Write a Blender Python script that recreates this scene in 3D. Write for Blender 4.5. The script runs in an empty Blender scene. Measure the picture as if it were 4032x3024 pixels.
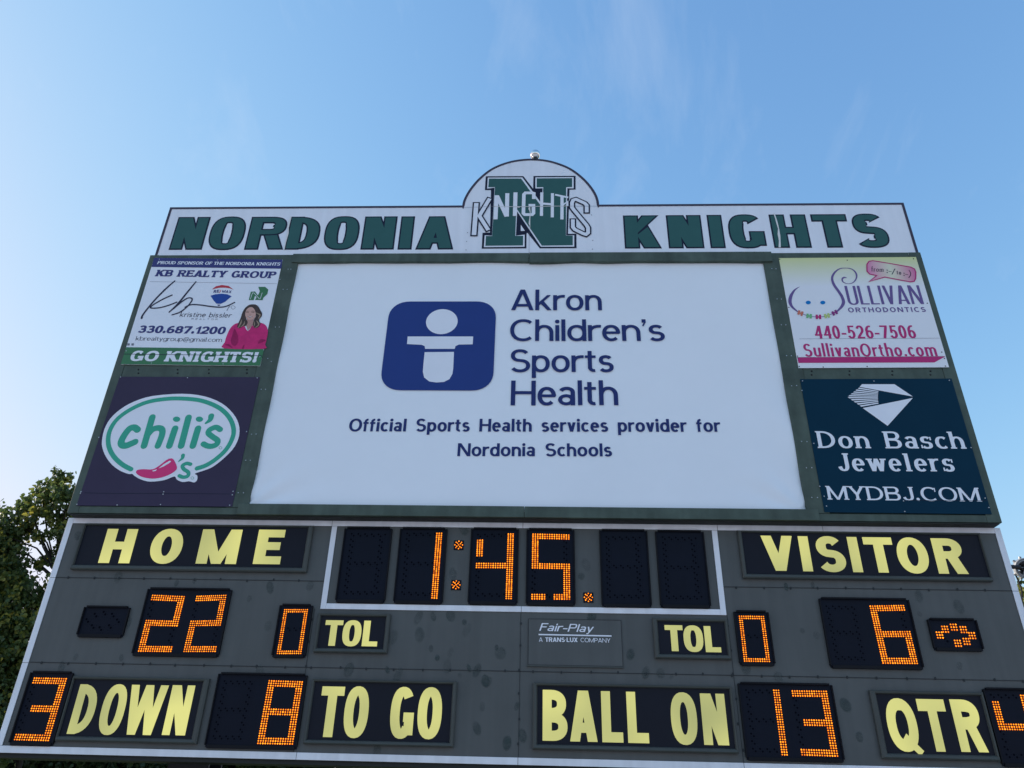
import bpy, math, random
from mathutils import Vector, Matrix
from mathutils.geometry import delaunay_2d_cdt

SC = bpy.context.scene
COL = SC.collection
# ---------------------------------------------------------------- camera (phone held low, tilted up, slight roll)
YAW, PITCH, ROLL, FPX = math.radians(-2.72434878), math.radians(29.50517353), math.radians(1.53260137), 3028.0
CAM = Vector((0.16740, -5.97161, 1.65))
_cy, _sy, _cp, _sp = math.cos(YAW), math.sin(YAW), math.cos(PITCH), math.sin(PITCH)
FWD = Vector((_sy * _cp, _cy * _cp, _sp))
_r0 = Vector((_cy, -_sy, 0)); _u0 = _r0.cross(FWD)
RGT = _r0 * math.cos(ROLL) + _u0 * math.sin(ROLL)
UPV = _u0 * math.cos(ROLL) - _r0 * math.sin(ROLL)
cam = bpy.data.cameras.new('camera'); cam.sensor_width = 36; cam.lens = FPX / 4032 * 36; cam.clip_end = 3000; cam.clip_start = .05
camo = bpy.data.objects.new('camera', cam); COL.objects.link(camo)
M3 = Matrix((RGT, UPV, -FWD)).transposed()
camo.matrix_world = Matrix.Translation(CAM) @ M3.to_4x4()
SC.camera = camo
# ---------------------------------------------------------------- sky and sun: low evening sun behind the board, to the left
SUN_AZ, SUN_EL = math.radians(-75), math.radians(20)         # azimuth from +Y towards +X
sdir = Vector((math.sin(SUN_AZ) * math.cos(SUN_EL), math.cos(SUN_AZ) * math.cos(SUN_EL), math.sin(SUN_EL)))
sun = bpy.data.lights.new('sun', 'SUN'); sun.energy = 2.0; sun.angle = math.radians(.5); sun.color = (1, .9, .78)
suno = bpy.data.objects.new('sun', sun); COL.objects.link(suno); suno.location = (-30, 20, 20)
suno.rotation_euler = sdir.to_track_quat('Z', 'Y').to_euler()
SKY_STRENGTH = 0.13; EXPOSURE = 1.84
w = bpy.data.worlds.new('World'); SC.world = w; w.use_nodes = True
nt = w.node_tree; bg = nt.nodes['Background']
sky = nt.nodes.new('ShaderNodeTexSky'); sky.sky_type = 'NISHITA'; sky.sun_disc = False
sky.sun_elevation = SUN_EL; sky.sun_rotation = SUN_AZ; sky.altitude = 200; sky.air_density = 1.0; sky.dust_density = 0.6; sky.ozone_density = 4.0
tc = nt.nodes.new('ShaderNodeTexCoord')
mp = nt.nodes.new('ShaderNodeMapping'); mp.inputs['Scale'].default_value = (4.5, 1.8, 1.6); mp.inputs['Rotation'].default_value = (.9, .25, .7); mp.inputs['Location'].default_value = (2.3, 0, 0)
nz = nt.nodes.new('ShaderNodeTexNoise'); nz.inputs['Scale'].default_value = 1.5; nz.inputs['Detail'].default_value = 7; nz.inputs['Roughness'].default_value = .62; nz.inputs['Distortion'].default_value = .6
rp = nt.nodes.new('ShaderNodeValToRGB'); rp.color_ramp.elements[0].position = .55; rp.color_ramp.elements[1].position = .9
rp.color_ramp.elements[1].color = (.22, .22, .22, 1)
mx = nt.nodes.new('ShaderNodeMixRGB'); mx.inputs['Color2'].default_value = (2.0, 2.1, 2.25, 1)
nt.links.new(tc.outputs['Generated'], mp.inputs['Vector']); nt.links.new(mp.outputs['Vector'], nz.inputs['Vector'])
nt.links.new(nz.outputs['Fac'], rp.inputs['Fac']); nt.links.new(rp.outputs['Color'], mx.inputs['Fac'])
# soft shoulder on the bright part of the sky near the sun, a tone curve that pales its colours
KS, PS = SKY_STRENGTH * 2 ** EXPOSURE, 2.0
sx = nt.nodes.new('ShaderNodeSeparateColor'); cx = nt.nodes.new('ShaderNodeCombineColor'); nt.links.new(sky.outputs['Color'], sx.inputs[0])
def mth(op, a, b):
    n = nt.nodes.new('ShaderNodeMath'); n.operation = op
    for i, q in enumerate((a, b)):
        if isinstance(q, (int, float)): n.inputs[i].default_value = q
        else: nt.links.new(q, n.inputs[i])
    return n.outputs[0]
for i, (gain, CS) in enumerate(((.84, 1.65), (.98, 1.0), (1.1, 1.1))):
    x_ = mth('MULTIPLY', sx.outputs[i], gain)
    d_ = mth('POWER', mth('ADD', mth('POWER', mth('MULTIPLY', x_, KS / CS), PS), 1.0), 1 / PS)
    nt.links.new(mth('DIVIDE', x_, d_), cx.inputs[i])
nt.links.new(cx.outputs[0], mx.inputs['Color1']); nt.links.new(mx.outputs['Color'], bg.inputs['Color'])
bg.inputs['Strength'].default_value = SKY_STRENGTH
SC.view_settings.view_transform = 'Standard'; SC.view_settings.look = 'None'; SC.view_settings.exposure = EXPOSURE; SC.view_settings.gamma = 1
SC.cycles.max_bounces = 8; SC.cycles.transparent_max_bounces = 12
random.seed(11)

# ---------------------------------------------------------------- measuring: a point of the photo -> the point of a vertical plane y = Y
def at(px, py, Y):
    d = FWD + RGT * ((px - 2016) / FPX) - UPV * ((py - 1512) / FPX)
    return CAM + d * ((Y - CAM.y) / d.y)
class Zm:
    """a magnified detail of the photo: origin and scale of the crop"""
    def __init__(s, x0, y0, k): s.x0, s.y0, s.k = x0, y0, k
    def p(s, q, Y):
        v = at(s.x0 + s.k * q[0], s.y0 + s.k * q[1], Y); return (v.x, v.z)
    def ps(s, qs, Y): return [s.p(q, Y) for q in qs]

# ---------------------------------------------------------------- materials
MATS = {}
def mat(name, col, rough=.5, metal=0, var=0.0, vscale=3.0, bump=0.0, bscale=40.0, spec=.15, emit=None, estr=0, coat=0, streak=0):
    m = bpy.data.materials.new(name); m.use_nodes = True; t = m.node_tree; b = t.nodes['Principled BSDF']
    b.inputs['Base Color'].default_value = (*col, 1); b.inputs['Roughness'].default_value = rough; b.inputs['Metallic'].default_value = metal
    b.inputs['Specular IOR Level'].default_value = spec; b.inputs['Coat Weight'].default_value = coat
    if emit:
        b.inputs['Emission Color'].default_value = (*emit, 1); b.inputs['Emission Strength'].default_value = estr
    c = t.nodes.new('ShaderNodeTexCoord')
    if var:
        n = t.nodes.new('ShaderNodeTexNoise'); n.inputs['Scale'].default_value = vscale; n.inputs['Detail'].default_value = 8; n.inputs['Roughness'].default_value = .65
        r = t.nodes.new('ShaderNodeMapRange'); r.inputs['From Min'].default_value = .3; r.inputs['From Max'].default_value = .7
        r.inputs['To Min'].default_value = 1 - var; r.inputs['To Max'].default_value = 1 + var
        x = t.nodes.new('ShaderNodeVectorMath'); x.operation = 'SCALE'; x.inputs[0].default_value = col
        t.links.new(c.outputs['Object'], n.inputs['Vector']); t.links.new(n.outputs['Fac'], r.inputs['Value'])
        fac = r.outputs['Result']
        if streak:                                                # rain streaks running down the sheet
            mp2 = t.nodes.new('ShaderNodeMapping'); mp2.inputs['Scale'].default_value = (9, 9, .55); n3 = t.nodes.new('ShaderNodeTexNoise'); n3.inputs['Scale'].default_value = 1.6; n3.inputs['Detail'].default_value = 6
            r3 = t.nodes.new('ShaderNodeMapRange'); r3.inputs['From Min'].default_value = .35; r3.inputs['From Max'].default_value = .65; r3.inputs['To Min'].default_value = 1 - streak; r3.inputs['To Max'].default_value = 1 + streak
            mm = t.nodes.new('ShaderNodeMath'); mm.operation = 'MULTIPLY'
            t.links.new(c.outputs['Object'], mp2.inputs['Vector']); t.links.new(mp2.outputs['Vector'], n3.inputs['Vector']); t.links.new(n3.outputs['Fac'], r3.inputs['Value'])
            t.links.new(fac, mm.inputs[0]); t.links.new(r3.outputs['Result'], mm.inputs[1]); fac = mm.outputs[0]
        t.links.new(fac, x.inputs['Scale']); t.links.new(x.outputs['Vector'], b.inputs['Base Color'])
        r2 = t.nodes.new('ShaderNodeMapRange'); r2.inputs['To Min'].default_value = max(.05, rough - .12); r2.inputs['To Max'].default_value = min(1, rough + .12)
        t.links.new(n.outputs['Fac'], r2.inputs['Value']); t.links.new(r2.outputs['Result'], b.inputs['Roughness'])
    if bump:
        n = t.nodes.new('ShaderNodeTexNoise'); n.inputs['Scale'].default_value = bscale; n.inputs['Detail'].default_value = 5
        u = t.nodes.new('ShaderNodeBump'); u.inputs['Strength'].default_value = bump; u.inputs['Distance'].default_value = .02
        t.links.new(c.outputs['Object'], n.inputs['Vector']); t.links.new(n.outputs['Fac'], u.inputs['Height']); t.links.new(u.outputs['Normal'], b.inputs['Normal'])
    MATS[name] = m
    return m

M_green = mat('green_painted_timber', (.07, .098, .08), .6, spec=.25, var=.3, streak=.1, vscale=3.4, bump=.25, bscale=9)
M_greenlo = mat('green_painted_metal', (.07, .115, .1), .5, spec=.25, var=.12, vscale=3, bump=.06, bscale=6)
M_header = mat('white_header_panel', (.81, .85, .91), .42, streak=.025, var=.03, vscale=1.3, bump=.03, bscale=3)
M_edge = mat('dark_edge_trim', (.06, .055, .085), .5)
M_letgreen = mat('green_vinyl', (.036, .115, .105), .38, var=.05, vscale=6, spec=.2)
M_letnavy = mat('navy_vinyl', (.012, .014, .035), .4, spec=.2)
M_vinylwhite = mat('white_vinyl', (.81, .85, .91), .4, var=.03)
M_peel = mat('peeled_white', (.75, .76, .74), .6)
M_banner = mat('white_banner_cloth', (.84, .9, .95), .62, var=.02, vscale=1.1, bump=.12, bscale=2.2)
M_blue = mat('banner_blue_print', (.02, .05, .22), .55, var=.04, spec=.2)
M_navyp = mat('banner_navy_print', (.02, .035, .15), .55, spec=.2)
M_signwhite = mat('white_sign_board', (.81, .85, .91), .4, var=.02, vscale=2, bump=.02, bscale=4)
M_kbnavy = mat('navy_print', (.05, .055, .19), .4)
M_kbgreen = mat('green_print', (.06, .2, .095), .4, var=.05)
M_ink = mat('dark_ink', (.03, .03, .06), .45)
M_grey = mat('grey_ink', (.2, .21, .25), .5)
M_red = mat('red_print', (.55, .05, .07), .4)
M_rblue = mat('blue_print', (.025, .075, .33), .4)
M_purpledark = mat('dark_purple_board', (.05, .042, .078), .55, var=.08, vscale=2, bump=.05, bscale=5, spec=.08)
M_teal = mat('teal_print', (.05, .4, .27), .4)
M_chili = mat('magenta_print', (.72, .05, .2), .4)
M_dbnavy = mat('dark_navy_board', (.004, .033, .062), .55, var=.08, vscale=2, bump=.04, bscale=5, spec=.06)
M_purple = mat('purple_print', (.16, .11, .29), .4)
M_mag = mat('berry_print', (.5, .035, .18), .4)
M_screw = mat('screw_steel', (.5, .5, .52), .35, metal=.9)
M_screwd = mat('dark_screw', (.02, .02, .025), .5)
M_panel = mat('grey_painted_panel', (.094, .102, .1), .55, var=.12, vscale=1.1, bump=.05, bscale=2.5, spec=.25, streak=.05)
M_trim = mat('white_trim_tape', (.77, .80, .84), .4, var=.05, vscale=4, streak=.05)
M_seam = mat('seam_dark', (.035, .04, .042), .6)
M_capframe = mat('dark_aluminium_frame', (.07, .08, .075), .42, var=.1, vscale=4)
M_capface = mat('black_caption_face', (.012, .014, .022), .5, var=.1, spec=.12)
M_dispframe = mat('black_display_frame', (.011, .012, .015), .6, var=.15, vscale=5, spec=.1)
M_dispface = mat('dark_display_face', (.006, .009, .018), .5, var=.12, vscale=5, spec=.1)
M_ledoff = mat('unlit_led', (.0035, .0045, .008), .7, spec=.0)
M_steel = mat('dark_steel_post', (.03, .032, .036), .5, var=.15)
M_galv = mat('grey_cast_metal', (.33, .35, .37), .45, metal=.3, spec=.5, var=.12, vscale=12)
M_chrome = mat('mirror_steel', (.8, .8, .78), .06, metal=1)
M_black = mat('black_rubber', (.012, .012, .014), .5)
M_under = mat('dark_lip_and_shade', (.03, .034, .034), .6)  # dark cabinet lip; also the shade painted under the upper cabinet

def emissive(name, col, strength, base=(.006, .002, .001)):
    return mat(name, base, .6, emit=col, estr=strength, spec=.05)
M_ledcore = emissive('amber_led', (1.0, .28, .012), .6)
t = M_ledcore.node_tree; a_ = t.nodes.new('ShaderNodeAttribute'); a_.attribute_name = 'tone'; r = t.nodes.new('ShaderNodeMapRange')
r.inputs['To Min'].default_value = .22; r.inputs['To Max'].default_value = .9
t.links.new(a_.outputs['Fac'], r.inputs['Value']); t.links.new(r.outputs['Result'], t.nodes['Principled BSDF'].inputs['Emission Strength'])
M_ledglow = emissive('red_led_glow', (1.0, .06, .003), .15)  # red glow spreading around each lit LED, painted as an emissive ring
# back-lit caption letters: translucent yellow film in front of lamps, brighter where a lamp sits behind
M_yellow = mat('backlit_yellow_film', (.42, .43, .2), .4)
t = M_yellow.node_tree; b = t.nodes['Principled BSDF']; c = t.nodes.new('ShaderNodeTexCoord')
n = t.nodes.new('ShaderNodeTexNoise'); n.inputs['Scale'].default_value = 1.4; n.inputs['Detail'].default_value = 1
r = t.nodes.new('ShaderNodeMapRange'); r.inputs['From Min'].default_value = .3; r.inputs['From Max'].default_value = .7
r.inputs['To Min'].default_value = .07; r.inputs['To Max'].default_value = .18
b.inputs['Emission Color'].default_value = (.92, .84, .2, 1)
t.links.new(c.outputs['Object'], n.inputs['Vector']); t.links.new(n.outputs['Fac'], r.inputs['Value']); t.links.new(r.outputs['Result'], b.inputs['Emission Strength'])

# ---------------------------------------------------------------- object helpers
def prop(o, label=None, cat=None, group=None, kind=None):
    for k, v in (('label', label), ('category', cat), ('group', group), ('kind', kind)):
        if v: o[k] = v
    return o
def thing(name, loc, label, cat, group=None):
    o = bpy.data.objects.new(name, None); COL.objects.link(o); o.location = loc; o.empty_display_size = .1
    return prop(o, label, cat, group)
def link(o, parent):
    COL.objects.link(o)
    if parent is not None:
        o.parent = parent; o.matrix_parent_inverse = Matrix.Translation(-Vector(parent.location)) if parent.type == 'EMPTY' else Matrix.Identity(4)
    return o
class MB:
    def __init__(s): s.v, s.f = [], []
    def add(s, v, f):
        b = len(s.v); s.v += [tuple(q) for q in v]; s.f += [tuple(b + i for i in t) for t in f]; return s
    def box(s, x0, x1, y0, y1, z0, z1):
        return s.add([(x0, y0, z0), (x1, y0, z0), (x1, y1, z0), (x0, y1, z0), (x0, y0, z1), (x1, y0, z1), (x1, y1, z1), (x0, y1, z1)],
                     [(0, 3, 2, 1), (4, 5, 6, 7), (0, 1, 5, 4), (1, 2, 6, 5), (2, 3, 7, 6), (3, 0, 4, 7)])
    def prism(s, poly, y0, y1):
        """outline in x,z (counter-clockwise as seen from the camera side) between front y0 and back y1"""
        A = sum(poly[i][0] * poly[(i + 1) % len(poly)][1] - poly[(i + 1) % len(poly)][0] * poly[i][1] for i in range(len(poly)))
        if A < 0: poly = poly[::-1]
        n = len(poly)
        return s.add([(x, y0, z) for x, z in poly] + [(x, y1, z) for x, z in poly],
                     [tuple(range(n)), tuple(range(2 * n - 1, n - 1, -1))] + [((i + 1) % n, i, n + i, n + (i + 1) % n) for i in range(n)])
    def flat(s, polys, Y):
        v, f = union(polys)
        return s.add([(x, Y, z) for x, z in v], f)
    def rings(s, loops, close_last=True):
        """rectangular loops (x0,x1,z0,z1,y) joined one to the next: a profiled frame"""
        b = len(s.v)
        for x0, x1, z0, z1, y in loops: s.v += [(x0, y, z0), (x1, y, z0), (x1, y, z1), (x0, y, z1)]
        for k in range(len(loops) - 1):
            for i in range(4):
                j = (i + 1) % 4
                s.f.append((b + 4 * k + i, b + 4 * k + j, b + 4 * k + 4 + j, b + 4 * k + 4 + i))
        return s
    def tube(s, pts, rad, n=8, caps=True):
        pts = [Vector(p) for p in pts]; b = len(s.v); m = len(pts)
        if not hasattr(rad, '__len__'): rad = [rad] * m
        up = Vector((0, 0, 1))
        for i, p in enumerate(pts):
            d = (pts[min(i + 1, m - 1)] - pts[max(i - 1, 0)]).normalized()
            a = d.cross(up if abs(d.z) < .9 else Vector((0, 1, 0))).normalized(); c2 = d.cross(a)
            for k in range(n):
                an = 2 * math.pi * k / n; s.v.append(tuple(p + (a * math.cos(an) + c2 * math.sin(an)) * rad[i]))
        for i in range(m - 1):
            for k in range(n):
                j = (k + 1) % n
                s.f.append((b + i * n + k, b + i * n + j, b + (i + 1) * n + j, b + (i + 1) * n + k))
        if caps: s.f += [tuple(b + k for k in range(n)), tuple(b + (m - 1) * n + k for k in reversed(range(n)))]
        return s
    def build(s, name, m, parent=None, smooth=False, bevel=0):
        me = bpy.data.meshes.new(name); me.from_pydata(s.v, [], s.f); me.materials.append(m); me.update()
        if smooth: me.polygons.foreach_set('use_smooth', [True] * len(me.polygons))
        o = bpy.data.objects.new(name, me)
        if bevel:
            bv = o.modifiers.new('bevel', 'BEVEL'); bv.width = bevel; bv.segments = 2; bv.limit_method = 'ANGLE'
        return link(o, parent)

def spline(pts, closed=False, k=6):
    n = len(pts); out = []
    for i in range(n if closed else n - 1):
        g = lambda j: pts[j % n] if closed else pts[max(0, min(n - 1, j))]
        a, b2, c2, d = g(i - 1), g(i), g(i + 1), g(i + 2)
        for q in range(k):
            t = q / k
            out.append(tuple(.5 * (2 * b2[j] + (c2[j] - a[j]) * t + (2 * a[j] - 5 * b2[j] + 4 * c2[j] - d[j]) * t * t + (3 * b2[j] - a[j] - 3 * c2[j] + d[j]) * t ** 3) for j in range(len(b2))))
    if not closed: out.append(tuple(pts[-1]))
    return out
# ---------------------------------------------------------------- lettering: parametric strokes, one flat sheet per word
def arc(cx, cy, rx, ry, a0, a1, e=2.0, n=None):
    n = n or max(5, int(abs(a1 - a0) / 11) + 1)
    out = []
    for i in range(n + 1):
        a = math.radians(a0 + (a1 - a0) * i / n)
        c, s = math.cos(a), math.sin(a)
        out.append((cx + rx * math.copysign(abs(c) ** (2 / e), c), cy + ry * math.copysign(abs(s) ** (2 / e), s)))
    return out

class Sty:
    def __init__(s, tv=.2, th=.16, e=2.2, xh=.72, serif=0, st=.07, slant=0, track=.09, space=.3, asc=1.0, desc=.26, round_cap=False):
        s.tv, s.th, s.e, s.xh, s.serif, s.st, s.slant, s.track, s.space, s.asc, s.desc = tv, th, e, xh, serif, st, slant, track, space, asc, desc

WID = dict(A=.72, B=.64, C=.68, D=.7, E=.58, F=.54, G=.74, H=.7, J=.46, K=.7, L=.54, M=.86, N=.74, O=.78, P=.62, Q=.78, R=.67,
           S=.62, T=.6, U=.68, V=.68, W=.98, X=.68, Y=.66, Z=.6, a=.5, b=.55, c=.48, d=.55, e=.52, f=.34, g=.55, h=.53, j=.2, k=.52,
           m=.84, n=.53, o=.56, p=.55, r=.36, s=.46, t=.36, u=.53, v=.5, w=.74, y=.5)
WID.update({d: .58 for d in '0234567890'})
WID.update({'1': .38, '-': .36, '/': .36, '@': .9, ')': .26})

def glyph(ch, W, S):
    """strokes of one character in a box W wide and 1 high: ('P', polygon) or ('S', path, widths, closed)"""
    tv, th, e, xh = min(S.tv, W * (.3 if ch in 'MmWw' else .44 if ch not in "Iil.:!'" else 1)), S.th, S.e, S.xh
    out = []
    def P(*p): out.append(('P', list(p)))
    def R(x0, y0, x1, y1): P((x0, y0), (x1, y0), (x1, y1), (x0, y1))
    def ST(pts, closed=False, k=1.0):
        pts = [p for i, p in enumerate(pts) if i == 0 or math.hypot(p[0] - pts[i - 1][0], p[1] - pts[i - 1][1]) > 1e-4]
        w = []
        m = len(pts)
        for i in range(m):
            a, b = pts[(i - 1) % m if closed else max(i - 1, 0)], pts[(i + 1) % m if closed else min(i + 1, m - 1)]
            dx, dy = b[0] - a[0], b[1] - a[1]
            L = math.hypot(dx, dy) or 1
            w.append(k * math.sqrt((tv * dy / L) ** 2 + (th * dx / L) ** 2))
        out.append(('S', pts, w, closed))
    def slab(xc, y, up, l=None, r=None, wd=None):
        if S.serif:
            q = (wd or tv) / 2
            l = S.serif if l is None else l
            r = S.serif if r is None else r
            R(xc - q - l, y - (S.st if up else 0), xc + q + r, y + (0 if up else S.st))
    def stem(xc, y0, y1, top=True, bot=True, lt=None, rt=None, lb=None, rb=None):
        R(xc - tv / 2, y0, xc + tv / 2, y1)
        if bot: slab(xc, y0, False, lb, rb)
        if top: slab(xc, y1, True, lt, rt)
    def diag(x0, y0, x1, y1, w=None, s0=True, s1=True):
        w = w or tv
        P((x0 - w / 2, y0), (x0 + w / 2, y0), (x1 + w / 2, y1), (x1 - w / 2, y1))
        if s0: slab(x0, y0, y0 > y1, wd=w)
        if s1: slab(x1, y1, y1 > y0, wd=w)
    def beak(x, y0, y1):
        if S.serif: R(x - S.st, y0, x, y1)
    l, r, h2 = tv / 2, W - tv / 2, th / 2
    z = S.serif
    def bowl(y0, y1, x0, x1):
        ry = (y1 - y0 - th) / 2
        rx = min(x1 - x0 - l, ry * 1.25)
        cx = x1 - tv / 2 - rx
        ST([(x0, y1 - h2)] + arc(cx, (y0 + y1) / 2, rx, ry, 90, -90, e) + [(x0, y0 + h2)])
    if ch == 'A':
        w = tv * 1.06; ap = W / 2
        hw = w * .98
        P((0, 0), (w, 0), (ap + hw * .45, 1), (ap - hw * .55, 1)); P((W - w, 0), (W, 0), (ap + hw * .55, 1), (ap - hw * .45, 1))
        yb = .17
        R(.1 * W + w * .5, yb, W - .1 * W - w * .5, yb + th)
        slab(w / 2, 0, False, wd=w); slab(W - w / 2, 0, False, wd=w)
    elif ch == 'B':
        stem(l, 0, 1, rt=0, rb=0); bowl(0, .55, l, W); bowl(.55 - th * .55, 1, l, W * .95)
    elif ch == 'C':
        ST(arc(W * .56, .5, W * .56 - l, .5 - h2 + .012, 48, 312, e)); beak(W * .97, .66, .95)
    elif ch == 'D':
        stem(l, 0, 1, rt=0, rb=0); bowl(0, 1, l, W)
    elif ch in 'EF':
        stem(l, 0, 1, rt=0, rb=(0 if ch == 'E' else None)); R(l, 1 - th, W, 1); R(l, .5 - h2 + .02, W * .9, .5 + h2 + .02)
        if ch == 'E': R(l, 0, W, th); beak(W, 0, .28)
        beak(W, .74, 1)
    elif ch == 'G':
        ST(arc(W / 2, .5, W / 2 - l, .5 - h2 + .012, 42, 318, e)); R(W - tv, .06, W, .5); R(W * .56, .5 - th, W, .5); beak(W / 2 + (W / 2 - l) * .74, .66, .95)
    elif ch == 'H':
        stem(l, 0, 1); stem(r, 0, 1); R(l, .5 - h2 + .01, r, .5 + h2 + .01)
    elif ch == 'I':
        stem(W / 2, 0, 1)
    elif ch == 'J':
        rr = r - l
        ST([(r, 1)] + [(r, .3)] + arc((l + r) / 2, .3, rr / 2, .3 - h2, 0, -170, e)); slab(r, 1, True)
    elif ch == 'K':
        stem(l, 0, 1, rt=z * .4, rb=z * .4); w = tv * 1.12
        P((tv * .6, .30), (tv * .6, .33 + tv * .95), (W - w * 1.05, 1), (W - .01, 1)); P((W * .30, .40), (W * .30 + w * .8, .70), (W, 0), (W - w * 1.04, 0))
        slab(W - w / 2, 1, True, wd=w, l=z * .6, r=z * .6); slab(W - w / 2, 0, False, wd=w)
    elif ch == 'L':
        stem(l, 0, 1, rb=0); R(l, 0, W, th); beak(W, 0, .3)
    elif ch == 'M':
        stem(l, 0, 1, rt=0); stem(r, 0, 1, lt=0); w = tv * 1.02
        P((0, 1), (w, 1), (W / 2 + w * .42, 0), (W / 2 - w * .42, 0)); P((W - w, 1), (W, 1), (W / 2 + w * .42, 0), (W / 2 - w * .42, 0))
    elif ch == 'N':
        q = tv * .96
        R(0, 0, q, 1); R(W - q, 0, W, 1); slab(l, 0, False); slab(l, 1, True, r=0); slab(r, 1, True)
        w = tv * 1.16; P((0, 1), (w, 1), (W, 0), (W - w, 0))
    elif ch in 'OQ0':
        ST(arc(W / 2, .5, W / 2 - l, .5 - h2 + .012, 0, 360, e)[:-1], True)
        if ch == 'Q':
            a, b = (W * .5, .27), (W * .98, -.05); w = tv * .62
            P((a[0] - w * .42, a[1] - w * .5), (b[0] - w * .42, b[1] - w * .5 + .02), (b[0] + w * .35, b[1] + w * .5), (a[0] + w * .38, a[1] + w * .55))
    elif ch == 'P':
        stem(l, 0, 1, rt=0); bowl(.42, 1, l, W)
    elif ch == 'R':
        stem(l, 0, 1, rt=0); bowl(.42, 1, l, W * .97); w = tv * 1.08
        P((W * .40, .45), (W * .40 + w, .47), (W, 0), (W - w, 0)); slab(W - w / 2, 0, False, l=0, wd=w)
    elif ch in 'Ss':
        H = 1 if ch == 'S' else xh
        ym = H * .51
        ru, rl = (H - h2 + .012 - ym) / 2, (ym - h2 + .012) / 2
        pu = arc(W * .49, ym + ru, W * .46 - l, ru, 28, 262, e); pl = arc(W * .5, ym - rl, W / 2 - l, rl, 82, -152, e)
        ST(pu[:-1] + pl[1:])
        beak(W * .97, H * .7, H * .97); 
        if S.serif: R(0, H * .03, S.st, H * .3)
    elif ch == 'T':
        R(0, 1 - th, W, 1); stem(W / 2, 0, 1, top=False); beak(W, .74, 1)
        if S.serif: R(0, .74, S.st, 1)
    elif ch == 'U':
        rx = (W - tv) / 2
        ry = min(rx * 1.1, .42)
        ST([(l, 1), (l, ry + h2 - .01)] + arc(W / 2, ry + h2 - .012, rx, ry, 180, 360, e) + [(r, 1)]); slab(l, 1, True); slab(r, 1, True)
    elif ch == 'V':
        w = tv * 1.06
        diag(w / 2, 1, W / 2, 0, w, s1=False); diag(W - w / 2, 1, W / 2, 0, w, s1=False)
    elif ch == 'W':
        w = tv * 1.0
        for x0, x1 in ((w / 2, W * .29), (W / 2, W * .29), (W / 2, W * .71), (W - w / 2, W * .71)): diag(x0, 1, x1, 0, w, s0=x0 != W / 2, s1=False)
    elif ch == 'X':
        w = tv * 1.1
        diag(w / 2, 0, W - w / 2, 1, w); diag(w / 2, 1, W - w / 2, 0, w)
    elif ch == 'Y':
        w = tv * 1.06
        diag(w / 2, 1, W / 2, .38, w, s1=False); diag(W - w / 2, 1, W / 2, .38, w, s1=False); stem(W / 2, 0, .46, top=False)
    elif ch == 'Z':
        R(0, 1 - th, W, 1); R(0, 0, W, th); P((0, 0), (tv * 1.2, 0), (W, 1), (W - tv * 1.2, 1))
    elif ch == '1':
        stem(W - l - z, 0, 1, top=False); P((W - l - z, 1), (W - tv * .4 - z, 1), (0, .74), (0, .74 - th * .9), (W - l - z, .9 - th * .3))
    elif ch == '2':
        ry = .27
        p = arc(W / 2, 1 - h2 - ry + .01, W / 2 - l, ry, 165, -38, e); ST(p + [(l * 1.1, th * .9)]); R(0, 0, W, th)
    elif ch == '3':
        ru, rl = (.5 - h2) / 2, (.52 - h2) / 2
        ST(arc(W * .46, .5 + ru, W * .47 - l, ru, 160, -90, e)); ST(arc(W * .48, .51 - rl, W * .52 - l, rl, 90, -160, e)); R(W * .32, .5 - h2, W * .5, .5 + h2)
    elif ch == '4':
        stem(W * .76, 0, 1, top=False); R(0, .22, W, .22 + th); P((0, .22), (tv * .9, .22 + th * .6), (W * .76 + l, 1), (W * .76 - l * 1.2, 1))
    elif ch == '5':
        R(W * .12, 1 - th, W * .95, 1); P((W * .08, .42), (W * .08 + tv * .9, .42), (W * .14 + tv * .9, 1), (W * .14, 1))
        ST(arc(W * .46, .33, W * .54 - l, .33 - h2 + .012, 135, -155, e))
    elif ch == '6':
        ry = (.62 - th) / 2 + .006
        ST(arc(W / 2, .31, W / 2 - l, ry, 0, 360, e)[:-1], True); ST([(l, .36), (l + .02, .52)] + arc(W * .62, .5, W * .62 - l, .5 - h2, 165, 70, 2))
    elif ch == '7':
        R(0, 1 - th, W, 1); P((W * .18, 0), (W * .18 + tv * 1.1, 0), (W, 1 - th), (W - tv * 1.1, 1 - th))
        if S.serif: R(0, .74, S.st, 1)
    elif ch == '8':
        ru, rl = (.49 - h2) / 2, (.53 - h2) / 2
        ST(arc(W / 2, 1 - h2 - ru, W * .46 - l, ru, 0, 360, e)[:-1], True); ST(arc(W / 2, h2 + rl, W / 2 - l, rl, 0, 360, e)[:-1], True)
    elif ch == 'o':
        ST(arc(W / 2, xh / 2, W / 2 - l, xh / 2 - h2 + .01, 0, 360, e)[:-1], True)
    elif ch in 'bdpqg':
        right = ch in 'dqg'
        xc = r if right else l
        ST(arc(W / 2, xh / 2, W / 2 - l, xh / 2 - h2 + .01, 0, 360, e)[:-1], True)
        if ch == 'b': stem(xc, 0, S.asc, bot=False, rt=0)
        elif ch == 'd': stem(xc, 0, S.asc, rt=0, lb=0)
        elif ch in 'pq': stem(xc, -S.desc, xh, rt=0)
        else:
            stem(xc, 0, xh, bot=False, top=False)
            ST([(r, .1), (r, -.02)] + arc(W / 2, -.02, W / 2 - l, S.desc - h2, 0, -150, e))
    elif ch == 'c':
        ST(arc(W * .56, xh / 2, W * .56 - l, xh / 2 - h2 + .01, 46, 314, e))
    elif ch == 'e':
        ym = xh * .52
        R(l, ym - h2 * .9, r + l * .6, ym + h2 * .9); ST(arc(W / 2, xh / 2, W / 2 - l, xh / 2 - h2 + .01, -2, 315, e))
    elif ch == 'a':
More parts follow.
